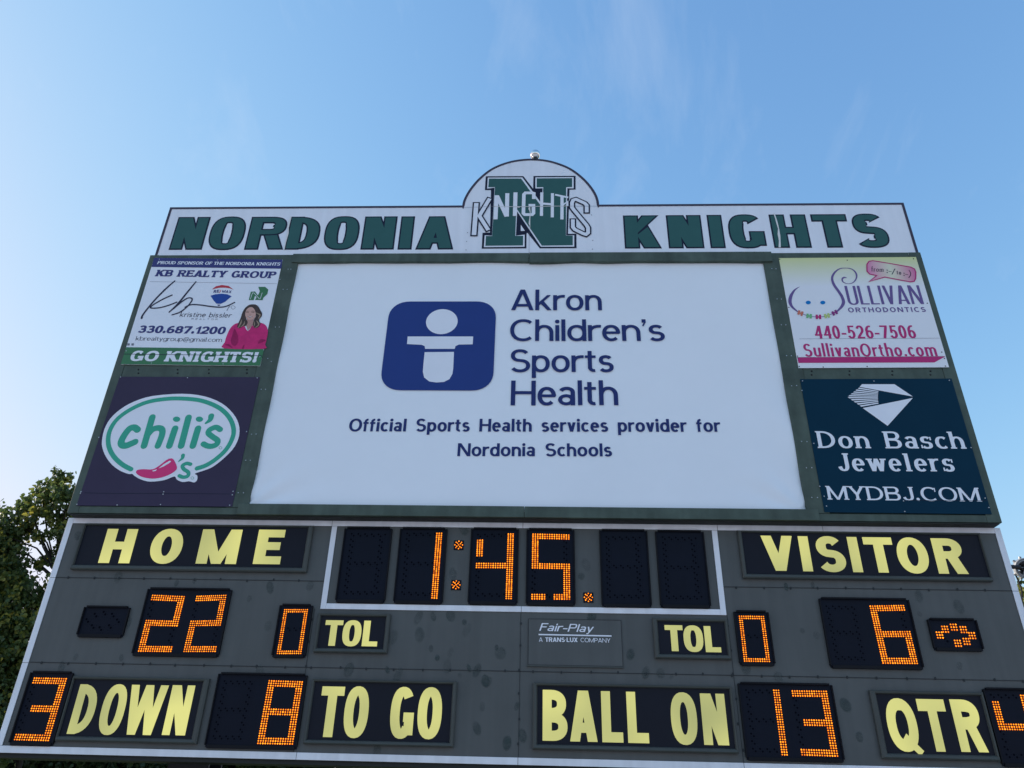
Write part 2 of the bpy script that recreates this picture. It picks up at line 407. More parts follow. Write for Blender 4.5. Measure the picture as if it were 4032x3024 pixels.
        ST(arc(W * .5, xh * .7, W * .46 - l, xh * .3 - h2 + .01, 160, 0, e) + [(W * .96 - l, 0)])
        slab(W * .96 - l, 0, False, l=0, r=z * .7)
        ry = (xh * .6 - th) / 2 + .006
        ST(arc(W * .46, xh * .3, W * .46 - l, ry, 0, 360, 2)[:-1], True, .92)
    elif ch in 'nhm':
        stem(l, 0, S.asc if ch == 'h' else xh, rt=0)
        k = 2 if ch == 'm' else 1
        span = (W - tv) / k
        for i in range(k):
            x0 = l + span * i
            rx = span / 2; ry = min(xh * .42, rx * 1.15)
            ST(arc(x0 + rx, xh - h2 - ry + .01, rx, ry, 178, 0, e) + [(x0 + span, 0)]); slab(x0 + span, 0, False, l=z * .8, r=z * .8)
    elif ch == 'u':
        rx = (W - tv) / 2; ry = min(xh * .42, rx * 1.15)
        ST([(l, xh), (l, ry + h2)] + arc(W / 2, ry + h2 - .01, rx, ry, 180, 358, e)); stem(r, 0, xh, lb=0, rt=0); slab(l, xh, True, r=0)
    elif ch == 'r':
        stem(l, 0, xh, rt=0); rx = W - l * 1.3
        ST(arc(l + rx * .92, xh * .56, rx * .92, xh * .44 - h2 + .01, 175, 78, e))
    elif ch in 'il':
        stem(W / 2, 0, xh if ch == 'i' else S.asc, rt=0)
        if ch == 'i':
            d = tv * .56
            P(*arc(W / 2, xh + (S.asc - xh) * .62, d, d, 0, 345, 2.4, 12))
    elif ch == 't':
        x = W * .42
        ST([(x, xh + .2), (x, .2)] + arc(x + W * .34, .2, W * .34, .2 - h2, 180, 285, 2)); R(0, xh - th * .9, W * .92, xh)
    elif ch == 'f':
        x = W * .4
        ST([(x, 0), (x, S.asc - .22)] + arc(x + W * .36, S.asc - .22, W * .36, .22 - h2, 180, 78, 2)); R(0, xh - th * .9, W * .94, xh); slab(x, 0, False)
    elif ch == 'k':
        stem(l, 0, S.asc, rt=0); w = tv * 1.1
        P((tv * .9, xh * .3), (tv * .9, xh * .3 + tv), (W - w * 1.02, xh), (W - .02, xh)); P((tv * 1.1, xh * .5), (tv * 1.1 + w * .6, xh * .72), (W, 0), (W - w, 0))
        slab(W - w / 2, 0, False, wd=w, l=z * .5)
    elif ch in 'vy':
        w = tv * 1.04
        diag(w / 2, xh, W / 2, 0, w, s1=False); diag(W - w / 2, xh, W / 2, 0, w, s1=False)
        if ch == 'y': P((W / 2 - w / 2, .02), (W / 2 + w / 2, .02), (W * .34 + w * .3, -S.desc), (W * .12, -S.desc), (W * .12, -S.desc + th), (W * .3, -S.desc + th))
    elif ch == 'w':
        w = tv * .98
        for x0, x1 in ((w / 2, W * .29), (W / 2, W * .29), (W / 2, W * .71), (W - w / 2, W * .71)): diag(x0, xh, x1, 0, w, s0=x0 != W / 2, s1=False)
    elif ch in '.!:':
        d = tv * .54
        P(*arc(W / 2, d, d, d, 0, 345, 2.6, 12))
        if ch == ':': P(*arc(W / 2, .55, d, d, 0, 345, 2.6, 12))
        if ch == '!': P((W / 2 - l * .7, .3), (W / 2 + l * .7, .3), (W / 2 + l * 1.1, 1), (W / 2 - l * 1.1, 1))
    elif ch == '\u00b7':
        R(W / 2 - l * .8, .42, W / 2 + l * .8, .6)
    elif ch == "'":
        P((W / 2 - l, 1), (W / 2 + l, 1), (W / 2 + l, .86), (W / 2 - l * .3, .66), (W / 2 - l * .9, .7), (W / 2, .84), (W / 2 - l, .84))
    elif ch == '-':
        R(0, .36 - h2, W, .36 + h2)
    elif ch == '/':
        P((0, -.05), (tv, -.05), (W, 1.02), (W - tv, 1.02))
    elif ch == ')':
        ST(arc(0, .42, W - l, .58, 75, -75, 2))
    elif ch == '@':
        ST(arc(W / 2, .36, W / 2 - l, .56, 300, -20, 2)); ST(arc(W * .47, .36, W * .2, .24, 0, 360, 2)[:-1], True); ST([(W * .67, .6), (W * .67, .2), (W * .8, .12)])
    return out

def hull(p):
    p = sorted(set(p))
    if len(p) < 3: return p
    def half(q):
        h = []
        for c in q:
            while len(h) > 1 and (h[-1][0] - h[-2][0]) * (c[1] - h[-2][1]) - (h[-1][1] - h[-2][1]) * (c[0] - h[-2][0]) <= 0: h.pop()
            h.append(c)
        return h[:-1]
    return half(p) + half(p[::-1])

def stroke_quads(pts, w, closed, grow=0.0):
    m = len(pts)
    L, Rr = [], []
    for i in range(m):
        a = pts[(i - 1) % m] if closed or i else None
        b = pts[(i + 1) % m] if closed or i < m - 1 else None
        p = pts[i]
        def nrm(u, v):
            dx, dy = v[0] - u[0], v[1] - u[1]; q = math.hypot(dx, dy) or 1e-9
            return (-dy / q, dx / q)
        if a is None: n = nrm(p, b); k = 1
        elif b is None: n = nrm(a, p); k = 1
        else:
            n1, n2 = nrm(a, p), nrm(p, b); n = (n1[0] + n2[0], n1[1] + n2[1]); q = math.hypot(*n) or 1e-9
            n = (n[0] / q, n[1] / q); k = 1 / max(.5, n[0] * n1[0] + n[1] * n1[1])
        ex = [0, 0]
        if grow and not closed and (a is None or b is None):
            s = -1 if a is None else 1
            ex = [s * n[1] * grow, -s * n[0] * grow]
        hw = (w[i] / 2 + grow) * k
        L.append((p[0] + n[0] * hw + ex[0], p[1] + n[1] * hw + ex[1])); Rr.append((p[0] - n[0] * hw + ex[0], p[1] - n[1] * hw + ex[1]))
    out = []
    for i in range(m if closed else m - 1):
        j = (i + 1) % m
        out.append(hull([Rr[i], Rr[j], L[j], L[i]]))
    return out

def grow_poly(p, g):
    if not g: return p
    A = sum(p[i][0] * p[(i + 1) % len(p)][1] - p[(i + 1) % len(p)][0] * p[i][1] for i in range(len(p)))
    if A < 0: p = p[::-1]
    out = []
    for i in range(len(p)):
        a, b, c = p[i - 1], p[i], p[(i + 1) % len(p)]
        def nr(u, v):
            dx, dy = v[0] - u[0], v[1] - u[1]; q = math.hypot(dx, dy) or 1e-9
            return (dy / q, -dx / q)
        n1, n2 = nr(a, b), nr(b, c)
        n = (n1[0] + n2[0], n1[1] + n2[1]); q = math.hypot(*n) or 1e-9; n = (n[0] / q, n[1] / q)
        k = min(2.2, 1 / max(.3, n[0] * n1[0] + n[1] * n1[1]))
        out.append((b[0] + n[0] * g * k, b[1] + n[1] * g * k))
    return out

def union(polys):
    """overlapping polygons -> one flat triangulated sheet without overlaps"""
    verts, faces = [], []
    for p in polys:
        A = sum(p[i][0] * p[(i + 1) % len(p)][1] - p[(i + 1) % len(p)][0] * p[i][1] for i in range(len(p)))
        if abs(A) < 1e-10: continue
        if A < 0: p = p[::-1]
        b = len(verts)
        verts += [Vector(q) for q in p]; faces.append(list(range(b, b + len(p))))
    if not faces: return [], []
    v, _, f, _, _, of = delaunay_2d_cdt(verts, [], faces, 0, 1e-5)
    def inside(x, y, p):
        wn = False
        j = len(p) - 1
        for i in range(len(p)):
            if (p[i][1] > y) != (p[j][1] > y) and x < (p[j][0] - p[i][0]) * (y - p[i][1]) / (p[j][1] - p[i][1]) + p[i][0]: wn = not wn
            j = i
        return wn
    keep = []
    for t, o in zip(f, of):
        if not o: continue
        cx, cy = sum(v[i][0] for i in t) / 3, sum(v[i][1] for i in t) / 3
        if any(inside(cx, cy, [verts[i] for i in faces[k]]) for k in o if k < len(faces)): keep.append(t)
    return [tuple(q) for q in v], keep

def char_polys(ch, W, S, grow=0.0):
    ps = []
    for g in glyph(ch, W, S):
        if g[0] == 'P': ps.append(grow_poly(g[1], grow))
        else: ps += stroke_quads(g[1], g[2], g[3], grow)
    return ps

def cwidth(ch, k, S):
    if ch in 'Iil': return S.tv * (1.0 + .1) + (2 * S.serif if S.serif else 0) * .9
    if ch in ".:!'\u00b7": return S.tv * 1.15
    if ch == ' ': return S.space * k
    return max(WID.get(ch, .6) * k, S.tv * 1.5) + (S.serif * .5 if S.serif else 0)

def layout(text, width, S):
    """glyph boxes for a line that is to be `width` cap heights long"""
    lo, hi = .25, 4.0
    for _ in range(40):
        k = (lo + hi) / 2
        t = sum(cwidth(c, k, S) for c in text) + S.track * (len(text) - 1)
        lo, hi = (k, hi) if t < width else (lo, k)
    x, out = 0, []
    for c in text:
        w = cwidth(c, k, S)
        if c != ' ': out.append((c, x, w))
        x += w + S.track
    return out
# ---------------------------------------------------------------- lettering and print helpers
def word(name, letters, zm, Y, base, top, stem, th, m, parent, e=2.3, grow=0.0, dy=0.0, k=1.0):
    """letters placed one by one: (character, leftmost point, rightmost point) as seen in the photo"""
    b0, b1 = zm.p(base[0], Y), zm.p(base[1], Y); tp = zm.p(top, Y)
    bz = lambda x: b0[1] + (b1[1] - b0[1]) * (x - b0[0]) / (b1[0] - b0[0])
    h = tp[1] - bz(tp[0])
    s0, s1 = zm.p(stem[0], Y), zm.p(stem[1], Y)
    S = Sty(tv=k * (s1[0] - s0[0]) / h, th=th, e=e)
    mb = MB()
    for ch, L, R in letters:
        x0, x1 = zm.p(L, Y)[0], zm.p(R, Y)[0]
        v, f = union(char_polys(ch, (x1 - x0) / h, S, grow))
        mb.add([(x0 + q[0] * h, Y + dy, bz(x0) + q[1] * h) for q in v], f)
    return mb.build(name, m, parent)

def text(name, s, zm, Y, bl, br, tl, S, m, parent, dy=0.0, grow=0.0):
    b0, b1 = zm.p(bl, Y), zm.p(br, Y); tp = zm.p(tl, Y)
    sl = (b1[1] - b0[1]) / (b1[0] - b0[0])
    h = tp[1] - b0[1] - sl * (tp[0] - b0[0])
    mb = MB()
    for c, cx, cw in layout(s, (b1[0] - b0[0]) / h, S):
        v, f = union(char_polys(c, cw, S, grow))
        mb.add([(b0[0] + (q[0] + cx + S.slant * q[1]) * h, Y + dy, b0[1] + sl * cx * h + q[1] * h) for q in v], f)
    return mb.build(name, m, parent)

def shape(name, polys, zm, Y, m, parent, dy=0.0, smooth=0):
    """flat printed shapes traced from the photo"""
    pl = []
    for p in polys:
        q = zm.ps(p, Y)
        pl.append(spline(q, True, smooth) if smooth else q)
    return MB().flat(pl, Y + dy).build(name, m, parent)

def pen(name, paths, zm, Y, m, parent, dy=0.0, k=5, grow=0.0, cap=True):
    """pen strokes: each path a list of (x, y, width) in crop pixels"""
    pl = []
    for path, closed in paths:
        u = zm.p(path[0][:2], Y); v = zm.p((path[0][0] + 100, path[0][1]), Y); sc = abs(v[0] - u[0]) / 100
        q = [(*zm.p(p[:2], Y), p[2] * sc) for p in path]
        q = spline(q, closed, k) if k > 1 else q
        pl += stroke_quads([(a, b) for a, b, _ in q], [c for _, _, c in q], closed, grow)
        if cap and not closed:
            for e_ in (q[0], q[-1]): pl.append(arc(e_[0], e_[1], e_[2] / 2 + grow, e_[2] / 2 + grow, 0, 340, 2, 12))
    return MB().flat(pl, Y + dy).build(name, m, parent)
def P3(w, *pts): return ([(x, y, w) for x, y in pts], False)

_screw = {}
def screw(parent, x, y, z, m, r=.008):
    key = (m.name, r)
    if key not in _screw:
        mb = MB(); n = 8
        v = [(r * math.cos(2 * math.pi * i / n), 0, r * math.sin(2 * math.pi * i / n)) for i in range(n)]
        v += [(q[0] * .7, -r * .5, q[2] * .7) for q in v]
        mb.add(v, [(i, (i + 1) % n, n + (i + 1) % n, n + i) for i in range(n)] + [tuple(range(n, 2 * n))])
        me = bpy.data.meshes.new('screw'); me.from_pydata(mb.v, [], mb.f); me.materials.append(m); _screw[key] = me
    o = bpy.data.objects.new('screw', _screw[key]); o.location = (x, y, z)
    return link(o, parent)
def screws(parent, zm, Y, pts, m, r=.008):
    for q in pts:
        x, z = zm.p(q, Y); screw(parent, x, Y - .0005, z, m, r)

# ---------------------------------------------------------------- ground
g = MB(); N = 24
for i in range(N + 1):
    for j in range(N + 1):
        x, y = -600 + 1200 * i / N, -600 + 1200 * j / N
        g.v.append((x, y, 0))
for i in range(N):
    for j in range(N): a = i * (N + 1) + j; g.f.append((a, a + N + 1, a + N + 2, a + 1))
M_grass = mat('mown_grass', (.06, .085, .03), .85, var=.3, vscale=.6, bump=.4, bscale=30)
prop(g.build('ground', M_grass), kind='structure')

tk = MB()                                                       # added pale paving, out of view, bouncing sunlight up onto the board
M_bounce = mat('bounce_paving', (.34, .34, .36), .85, var=.12, vscale=.8, bump=.2, bscale=20)
tk.box(-45, 45, -34, -1.2, -.02, .012); prop(tk.build('track', M_bounce), kind='structure')

# ================================================================ UPPER CABINET: green painted frame that carries the boards
UY = 0.0
z1 = Zm(440, 780, .4341); z2 = Zm(240, 1380, .45208); z3 = Zm(560, 740, .6329); zE = Zm(1760, 560, .31646); z5 = Zm(2360, 740, .6329)
z6 = Zm(3020, 980, .36166); z7 = Zm(3060, 1440, .40687); z8 = Zm(1000, 1000, .99458)
FX0, FX1 = -3.80, 3.80
FZ0 = at(2100, 2040, UY).z; FZ0 = 1.65 + 2.1357; FZ1 = FZ0 + 2.72678
fr = thing('sign_frame', (0, .15, FZ0), 'long dark green timber frame holding the white banner and four sponsor boards', 'sign frame')
MB().box(FX0 + .01, FX1 - .01, .03, .34, FZ0 + .01, FZ1 - .01).build('backing_board', M_greenlo, fr)
X = lambda zm, q: zm.p(q, UY)[0]
Z = lambda zm, q: zm.p(q, UY)[1]
bx0 = X(z1, (1703, 700)) - .0; 
ilx0, ilx1 = X(z2, (1490, 1360)), X(z2, (1637, 1340))      # inner left stile: between boards and banner
irx0, irx1 = X(z7, (284, 1395)), X(z7, (300, 620))
midzL0, midzL1 = Z(z2, (1000, 232)), Z(z2, (1000, 128))
midzR0, midzR1 = Z(z7, (900, 128)), Z(z7, (900, 22))
botz = Z(z2, (800, 1362)); topz = Z(z1, (900, 560))
def beam(x0, x1, z0, z1_, y0=0.0, y1=.03, m=M_green, name='frame_beam'):
    return MB().box(x0, x1, y0, y1, z0, z1_).build(name, m, fr, bevel=.003)
beam(FX0, X(z2, (135, 1350)) + .03, FZ0, FZ1)                       # outer left stile
beam(X(z7, (2040, 1400)) - .03, FX1, FZ0, FZ1)                      # outer right stile
lx, rx = X(z2, (135, 1350)) + .032, X(z7, (2040, 1400)) - .032
cx0 = X(z1, (1640, 560)); cx1 = X(z5, (1070, 430)); cmid = X(zE, (1022, 1460))
beam(lx, cx0 - .002, topz - .02, FZ1, y0=.002)
beam(cx1 + .002, rx, topz - .02, FZ1, y0=.002)
beam(lx, ilx0 - .05, midzL0 - .02, midzL1 + .02, y0=.003)
beam(irx1 + .05, rx, midzR0 - .02, midzR1 + .02, y0=.003)
beam(ilx0 - .048, ilx1, botz + .002, topz + .04, y0=-.003)
beam(irx0, irx1 + .048, botz + .002, topz + .04, y0=-.003)
bx_l = X(z2, (1540, 1400)); bx_r = X(z7, (400, 1460))
beam(lx, bx_l - .002, FZ0, botz, y0=-.001, y1=.3)
beam(bx_r + .002, rx, FZ0, botz, y0=-.001, y1=.3)
bm = X(Zm(1200, 1980, .45208), (1912, 60))
beam(bx_l, bm - .0015, FZ0 - .004, botz + .03, y0=-.022, y1=.3)
beam(bm + .0015, bx_r, FZ0 - .004, botz + .03, y0=-.020, y1=.3)
for xa, xb, yy, sag in ((cx0, cmid - .0015, -.016, .018), (cmid + .0015, cx1, -.022, .026)):       # the two sagging lengths above the banner
    n = 24; top = [(xa + (xb - xa) * i / n, FZ1 - .002) for i in range(n + 1)]
    zb0 = Z(zE, (1022, 1490 if xa < 0 else 1500))
    bot = [(x, zb0 - sag * (.35 * math.sin(9 * (x - xa)) * .4 + .5 * ((x - xa) / (xb - xa) - .5) ** 2)) for x, _ in top]
    MB().prism(bot + top[::-1], yy, .029).build('frame_beam', M_green, fr, bevel=.003)
MB().box(FX0 + .02, FX1 - .02, .005, .335, FZ0 - .012, FZ0 - .006).build('soffit_shade', M_under, fr)  # near-black strip painting the shade beneath the upper cabinet
screws(fr, z2, -.003, [(1745, 338), (1782, 338), (1660, 730), (1700, 728), (1610, 957), (1650, 957), (1545, 1240), (1590, 1240), (1802, 70), (1833, 97)], M_screw, .0055)
screws(fr, z1, -.003, [(1600, 645), (1625, 645), (1555, 828), (1592, 828), (1485, 1170), (1520, 1170)], M_screw, .005)
screws(fr, z7, -.003, [(140, 195), (188, 193), (237, 733), (288, 735), (283, 988), (335, 987), (335, 1275), (390, 1276)], M_screw, .0055)
screws(fr, z6, -.003, [(53, 215), (98, 217), (110, 545), (157, 547), (157, 827), (205, 827), (213, 1163), (265, 1164)], M_screw, .0055)
screws(fr, z2, .003, [(x, y) for x in (675, 1016, 1288, 1620) for y in (167, 198)], M_screwd, .009)
screws(fr, z7, .003, [(x, y) for x in (334, 700, 1114, 1484) for y in (53, 88)], M_screwd, .009)

# ================================================================ HEADER BOARD
HY = 0.005
hd = thing('header_sign', (0, .03, FZ1), 'long white school team board with an arched top and a big green letter', 'header board')
H0 = [(673, 821), (3556, 802), (3608, 994), (616.7, 1003)]
hp = [(at(*q, HY).x, at(*q, HY).z) for q in H0]
hx0, hx1 = (hp[0][0] + hp[3][0]) / 2, (hp[1][0] + hp[2][0]) / 2; hz0 = FZ1 - .03; hz1 = (hp[0][1] + hp[1][1]) / 2
dome_px = [(203, 822), (215, 740), (262, 640), (332, 540), (420, 445), (540, 350), (680, 282), (850, 235), (1050, 217), (1250, 235), (1430, 288), (1560, 352), (1680, 445), (1770, 540), (1838, 640), (1872, 730), (1880, 808)]
dome = spline(zE.ps(dome_px, HY), False, 4)
dome[0] = (dome[0][0], hz1); dome[-1] = (dome[-1][0], hz1)
outline = [(hx0, hz0), (hx1, hz0), (hx1, hz1)] + dome[::-1] + [(hx0, hz1)]
MB().prism(outline, HY, HY + .05).build('board', M_header, hd)
tr = [(hx0, hz0 + .03)] + [(hx0, hz1)] + dome + [(hx1, hz1), (hx1, hz0 + .03)]
tq = stroke_quads(tr, [.026] * len(tr), False)
MB().flat(tq, HY - .003).build('edge_trim', M_edge, hd)
HL = dict(zm=z3, Y=HY, base=((167, 386), (1935, 384)), top=(228, 182), stem=((1613, 180), (1698, 180)), th=.205, e=2.6, k=1.03, parent=hd)
nord = [('N', (227, 182), (428, 182)), ('O', (410, 320), (648, 250)), ('R', (683, 182), (877, 385)), ('D', (927, 180), (1115, 240)), ('O', (1127, 320), (1357, 240)), ('N', (1388, 180), (1590, 180)), ('I', (1613, 180), (1698, 180)), ('A', (1698, 385), (1935, 385))]
word('lettering_outline', nord, m=M_letnavy, dy=-.002, **HL)
word('lettering', nord, m=M_letgreen, dy=-.004, grow=-.036, **HL)
HR = dict(zm=z5, Y=HY, base=((155, 378), (1725, 371)), top=(146, 172), stem=((665, 166), (757, 166)), th=.225, e=2.6, k=1.03, parent=hd)
knig = [('K', (146, 172), (390, 378)), ('N', (412, 168), (628, 168)), ('I', (665, 166), (757, 166)), ('G', (803, 270), (1045, 370)), ('H', (1050, 162), (1278, 162)), ('T', (1308, 160), (1533, 175)), ('S', (1563, 215), (1803, 310))]
word('lettering_outline', knig, m=M_letnavy, dy=-.002, **HR)
word('lettering', knig, m=M_letgreen, dy=-.004, grow=-.036, **HR)
# torn vinyl
shape('torn_strip', [[(922, 178), (931, 178), (922, 215), (913, 250), (912, 285), (896, 340), (886, 388), (880, 388), (890, 335), (903, 275), (905, 240)]], z3, HY, M_peel, hd, dy=-.006)
shape('torn_strip', [[(1081, 160), (1090, 160), (1098, 185), (1108, 215), (1118, 260), (1125, 300), (1128, 372), (1114, 372), (1116, 330), (1108, 290), (1110, 255), (1098, 215), (1092, 190)]], z5, HY, M_peel, hd, dy=-.006)
# emblem
em = dict(zm=zE, Y=HY, parent=hd)
shape('emblem_outline', [[(483, 425), (950, 423), (1072, 580), (1076, 422), (1600, 420), (1600, 590), (1525, 592), (1505, 1140), (1610, 1140), (1612, 1320), (1155, 1322), (1003, 1130), (990, 1130), (988, 1322), (432, 1326), (443, 1128), (535, 1125), (548, 597), (472, 597)]], m=M_letnavy, dy=-.002, **em)
shape('emblem_inline', [[(508, 443), (938, 441), (1182, 775), (1190, 575), (1100, 577), (1100, 440), (1575, 437), (1576, 577), (1497, 575), (1483, 1160), (1583, 1160), (1583, 1302), (1168, 1303), (872, 862), (858, 1165), (967, 1152), (965, 1303), (460, 1308), (470, 1160), (560, 1165), (592, 568), (500, 580)], [(918, 1030), (970, 1105), (918, 1107)]], m=M_vinylwhite, dy=-.0032, **em)
shape('emblem_letter', [[(522, 456), (922, 455), (1188, 822), (1198, 562), (1117, 564), (1117, 453), (1557, 450), (1557, 560), (1483, 563), (1480, 800), (1480, 1163), (1565, 1165), (1565, 1285), (1180, 1290), (862, 822), (850, 1168), (948, 1168), (946, 1288), (478, 1292), (485, 1170), (562, 1170), (597, 562), (515, 563)]], m=M_letgreen, dy=-.0044, **em)
Kp = [P3(55, (366, 762), (336, 1160)), P3(48, (532, 705), (395, 935)), P3(48, (405, 925), (515, 1098))]
Sp = [P3(46, (1738, 878), (1738, 790), (1715, 765), (1605, 715), (1570, 725), (1555, 760), (1555, 815), (1580, 850), (1735, 1035), (1755, 1070), (1755, 1130), (1728, 1152), (1690, 1140), (1590, 1090), (1566, 1060), (1566, 965))]
pen('emblem_outline', Kp + Sp, m=M_letnavy, dy=-.0052, k=1, grow=.0145, cap=False, **em)
pen('emblem_script', Kp + Sp + [P3(50, (618, 665), (604, 965)), P3(52, (622, 672), (743, 928)), P3(50, (751, 640), (745, 930)), P3(50, (853, 630), (845, 922)),
    P3(44, (1080, 712), (1080, 642), (1060, 636), (975, 636), (957, 655), (951, 890), (968, 906), (1060, 906), (1076, 890), (1076, 790), (1015, 790)),
    P3(38, (1180, 630), (1175, 922)), P3(38, (1312, 640), (1310, 940)), P3(34, (1180, 768), (1312, 778)), P3(28, (1345, 658), (1508, 693)), P3(40, (1432, 672), (1430, 966)), P3(22, (1425, 798), (1500, 745), (1500, 800))],
    m=M_vinylwhite, dy=-.0066, k=1, cap=False, **em)
pen('panel_seam', [P3(4, (205, 818), (600, 806), (900, 812), (1200, 806), (1550, 800), (1880, 802))], m=M_grey, dy=-.0076, k=1, cap=False, **em)
pen('torn_strip', [([(1030, 815, 18), (1025, 835, 22), (1036, 880, 9), (1030, 960, 12), (1026, 1020, 20), (1032, 1040, 8), (1030, 1090, 7)], False), ([(870, 812, 12), (905, 815, 12)], False), P3(7, (580, 800), (640, 806), (900, 808), (1150, 804), (1500, 800))], m=M_peel, dy=-.0082, k=2, cap=False, **em)
pen('panel_seam', [P3(3, (1024, 1130), (1020, 1420))], m=M_grey, dy=-.0078, k=1, cap=False, **em)
screws(hd, zE, HY - .003, [(237, 1340), (245, 1235), (255, 1125), (1810, 1330), (1815, 1220), (1800, 905)], M_grey, .005)
# mirror ball
bc = zE.p((1098, 158), .03); br_ = zE.p((1163, 158), .03)[0] - bc[0]
mb = MB(); nu, nv = 32, 18
for j in range(nv + 1):
    for i in range(nu):
        a, p_ = 2 * math.pi * i / nu, math.pi * j / nv - math.pi / 2
        mb.v.append((bc[0] + br_ * math.cos(p_) * math.cos(a), .03 + br_ * math.cos(p_) * math.sin(a), bc[1] + br_ * math.sin(p_)))
for j in range(nv):
    for i in range(nu): k = (i + 1) % nu; mb.f.append((j * nu + i, j * nu + k, (j + 1) * nu + k, (j + 1) * nu + i))
fb = thing('finial_ball', (bc[0], .03, bc[1] - br_), 'shiny mirror-finish metal ball on top of the white arch', 'finial ball')
mb.build('ball', M_chrome, fb, smooth=True)
MB().tube([(bc[0], .03, bc[1] - br_ - .05), (bc[0], .03, bc[1] - br_ * .86)], [br_ * .62, br_ * .5], 16).build('collar', M_steel, fb)

# ================================================================ CENTRAL BANNER
BY = .017
bn = thing('sponsor_banner', (0, BY, botz), 'large white cloth banner with a blue square logo in the middle of the frame', 'banner')
bq = [zm.p(q, BY) for zm, q in ((z2, (1632, 1352)), (z7, (285, 1412)), (z5, (1022, 440)), (z1, (1703, 570)))]
bq = [(x + dx, z + dz) for (x, z), dx, dz in zip(bq, (-.03, .03, .03, -.03), (-.03, -.03, .02, .02))]
nx, ny = 120, 70; mb = MB(); rnd = random.Random(4)
folds = [(rnd.uniform(.0, 1), rnd.uniform(.6, 1.5), rnd.uniform(0, 6)) for _ in range(8)]
def bdisp(u, v):
    d = 0
    du, dv = u, v                                             # pull lines fanning out of the lower corners and down the right edge
    for cu, s in ((0, 1), (1, -1)):
        a = math.atan2(dv * 1.0 + 1e-6, abs(u - cu) * 1.8 + 1e-6); rr = math.hypot((u - cu) * 1.8, v)
        d += .016 * math.exp(-(rr / .16) ** 2) * math.sin(a * 11) * min(1, rr / .03)
    d += .013 * math.exp(-((1 - u) / .05) ** 2) * math.sin(v * 19 + u * 60) * (1 - v)
    d += .006 * math.exp(-((u) / .035) ** 2) * math.sin(v * 23 + 2)
    d += .005 * math.exp(-((1 - v) / .05) ** 2) * math.sin(u * 37 + math.sin(u * 9) * 2)
    e_ = min(u, 1 - u, v, 1 - v)
    return d + .004 * (1 - math.exp(-e_ / .05)) * (math.sin(u * 5.2 + v * 3.1) * .35 + math.sin(u * 2 - v * 4.4) * .3)
for j in range(ny + 1):
    for i in range(nx + 1):
        u, v = i / nx, j / ny
        x = (bq[0][0] * (1 - u) + bq[1][0] * u) * (1 - v) + (bq[3][0] * (1 - u) + bq[2][0] * u) * v
        z = (bq[0][1] * (1 - u) + bq[1][1] * u) * (1 - v) + (bq[3][1] * (1 - u) + bq[2][1] * u) * v
        mb.v.append((x, min(.028, max(.004, BY - bdisp(u, v))), z))
for j in range(ny):
    for i in range(nx): a = j * (nx + 1) + i; mb.f.append((a, a + 1, a + nx + 2, a + nx + 1))
mb.build('cloth', M_banner, bn, smooth=True)
lx0, lx1 = z8.p((518, 365), BY)[0], z8.p((953, 365), BY)[0]; lz0, lz1 = z8.p((730, 541), BY)[1], z8.p((745, 189), BY)[1]
rr = .19 * (lx1 - lx0)
rs = arc(lx1 - rr, lz1 - rr, rr, rr, 0, 90, 2.2) + arc(lx0 + rr, lz1 - rr, rr, rr, 90, 180, 2.2) + arc(lx0 + rr, lz0 + rr, rr, rr, 180, 270, 2.2) + arc(lx1 - rr, lz0 + rr, rr, rr, 270, 360, 2.2)
MB().flat([rs], BY - .0045).build('logo_square', M_blue, bn)
hc = z8.p((744, 269), BY); hr = (z8.p((807, 269), BY)[0] - z8.p((682, 269), BY)[0]) / 2
hz = (z8.p((744, 220), BY)[1] - z8.p((744, 319), BY)[1]) / 2
B8 = dict(zm=z8, Y=BY, parent=bn, m=M_vinylwhite)
pb = z8.ps([(609, 328), (868, 328), (866, 359), (812, 360), (798, 366), (795, 377), (678, 377), (676, 366), (664, 361), (606, 358)], BY)
bd = z8.ps([(676, 390), (792, 389), (789, 455), (786, 476), (774, 497), (752, 508), (722, 510), (694, 506), (674, 490), (669, 468), (671, 440)], BY)
MB().flat([arc(hc[0], hc[1], hr, hz, 0, 355, 2, 40), pb, bd], BY - .006).build('logo_figure', M_vinylwhite, bn)
SB = Sty(tv=.155, th=.125, e=2.15, track=.065, xh=.73, space=.3)
for s, bl, br, tl in (("Akron", (1018, 223), (1378, 224), (1040, 142)), ("Children's", (1013, 345), (1628, 345), (1030, 260)), ("Sports", (1013, 468), (1425, 468), (1030, 379)), ("Health", (1016, 600), (1443, 599), (1016, 502))):
    text('lettering', s, z8, BY, bl, br, tl, SB, M_navyp, bn, dy=-.0045)
SB2 = Sty(tv=.2, th=.155, e=2.15, track=.08, xh=.73, space=.44)
text('lettering', "Official Sports Health services provider for", z8, BY, (374, 703), (1848, 705), (378, 653), SB2, M_navyp, bn, dy=-.0045)
text('lettering', "Nordonia Schools", z8, BY, (805, 801), (1418, 802), (808, 750), SB2, M_navyp, bn, dy=-.0045)

# ================================================================ SPONSOR BOARDS
SY = -.008
def sponsor(label, quad, zm, m, holes, sm):
    q = zm.ps(quad, SY)
    xs0, xs1 = q[3][0], q[1][0]
    t_ = thing('sponsor_sign', ((q[0][0] + q[1][0]) / 2, SY, q[3][1]), label, 'sign', 'sponsor boards on the green frame')
    MB().prism(q, SY, -.0032).build('board', m, t_)
    screws(t_, zm, SY, holes, sm, .006)
    return t_
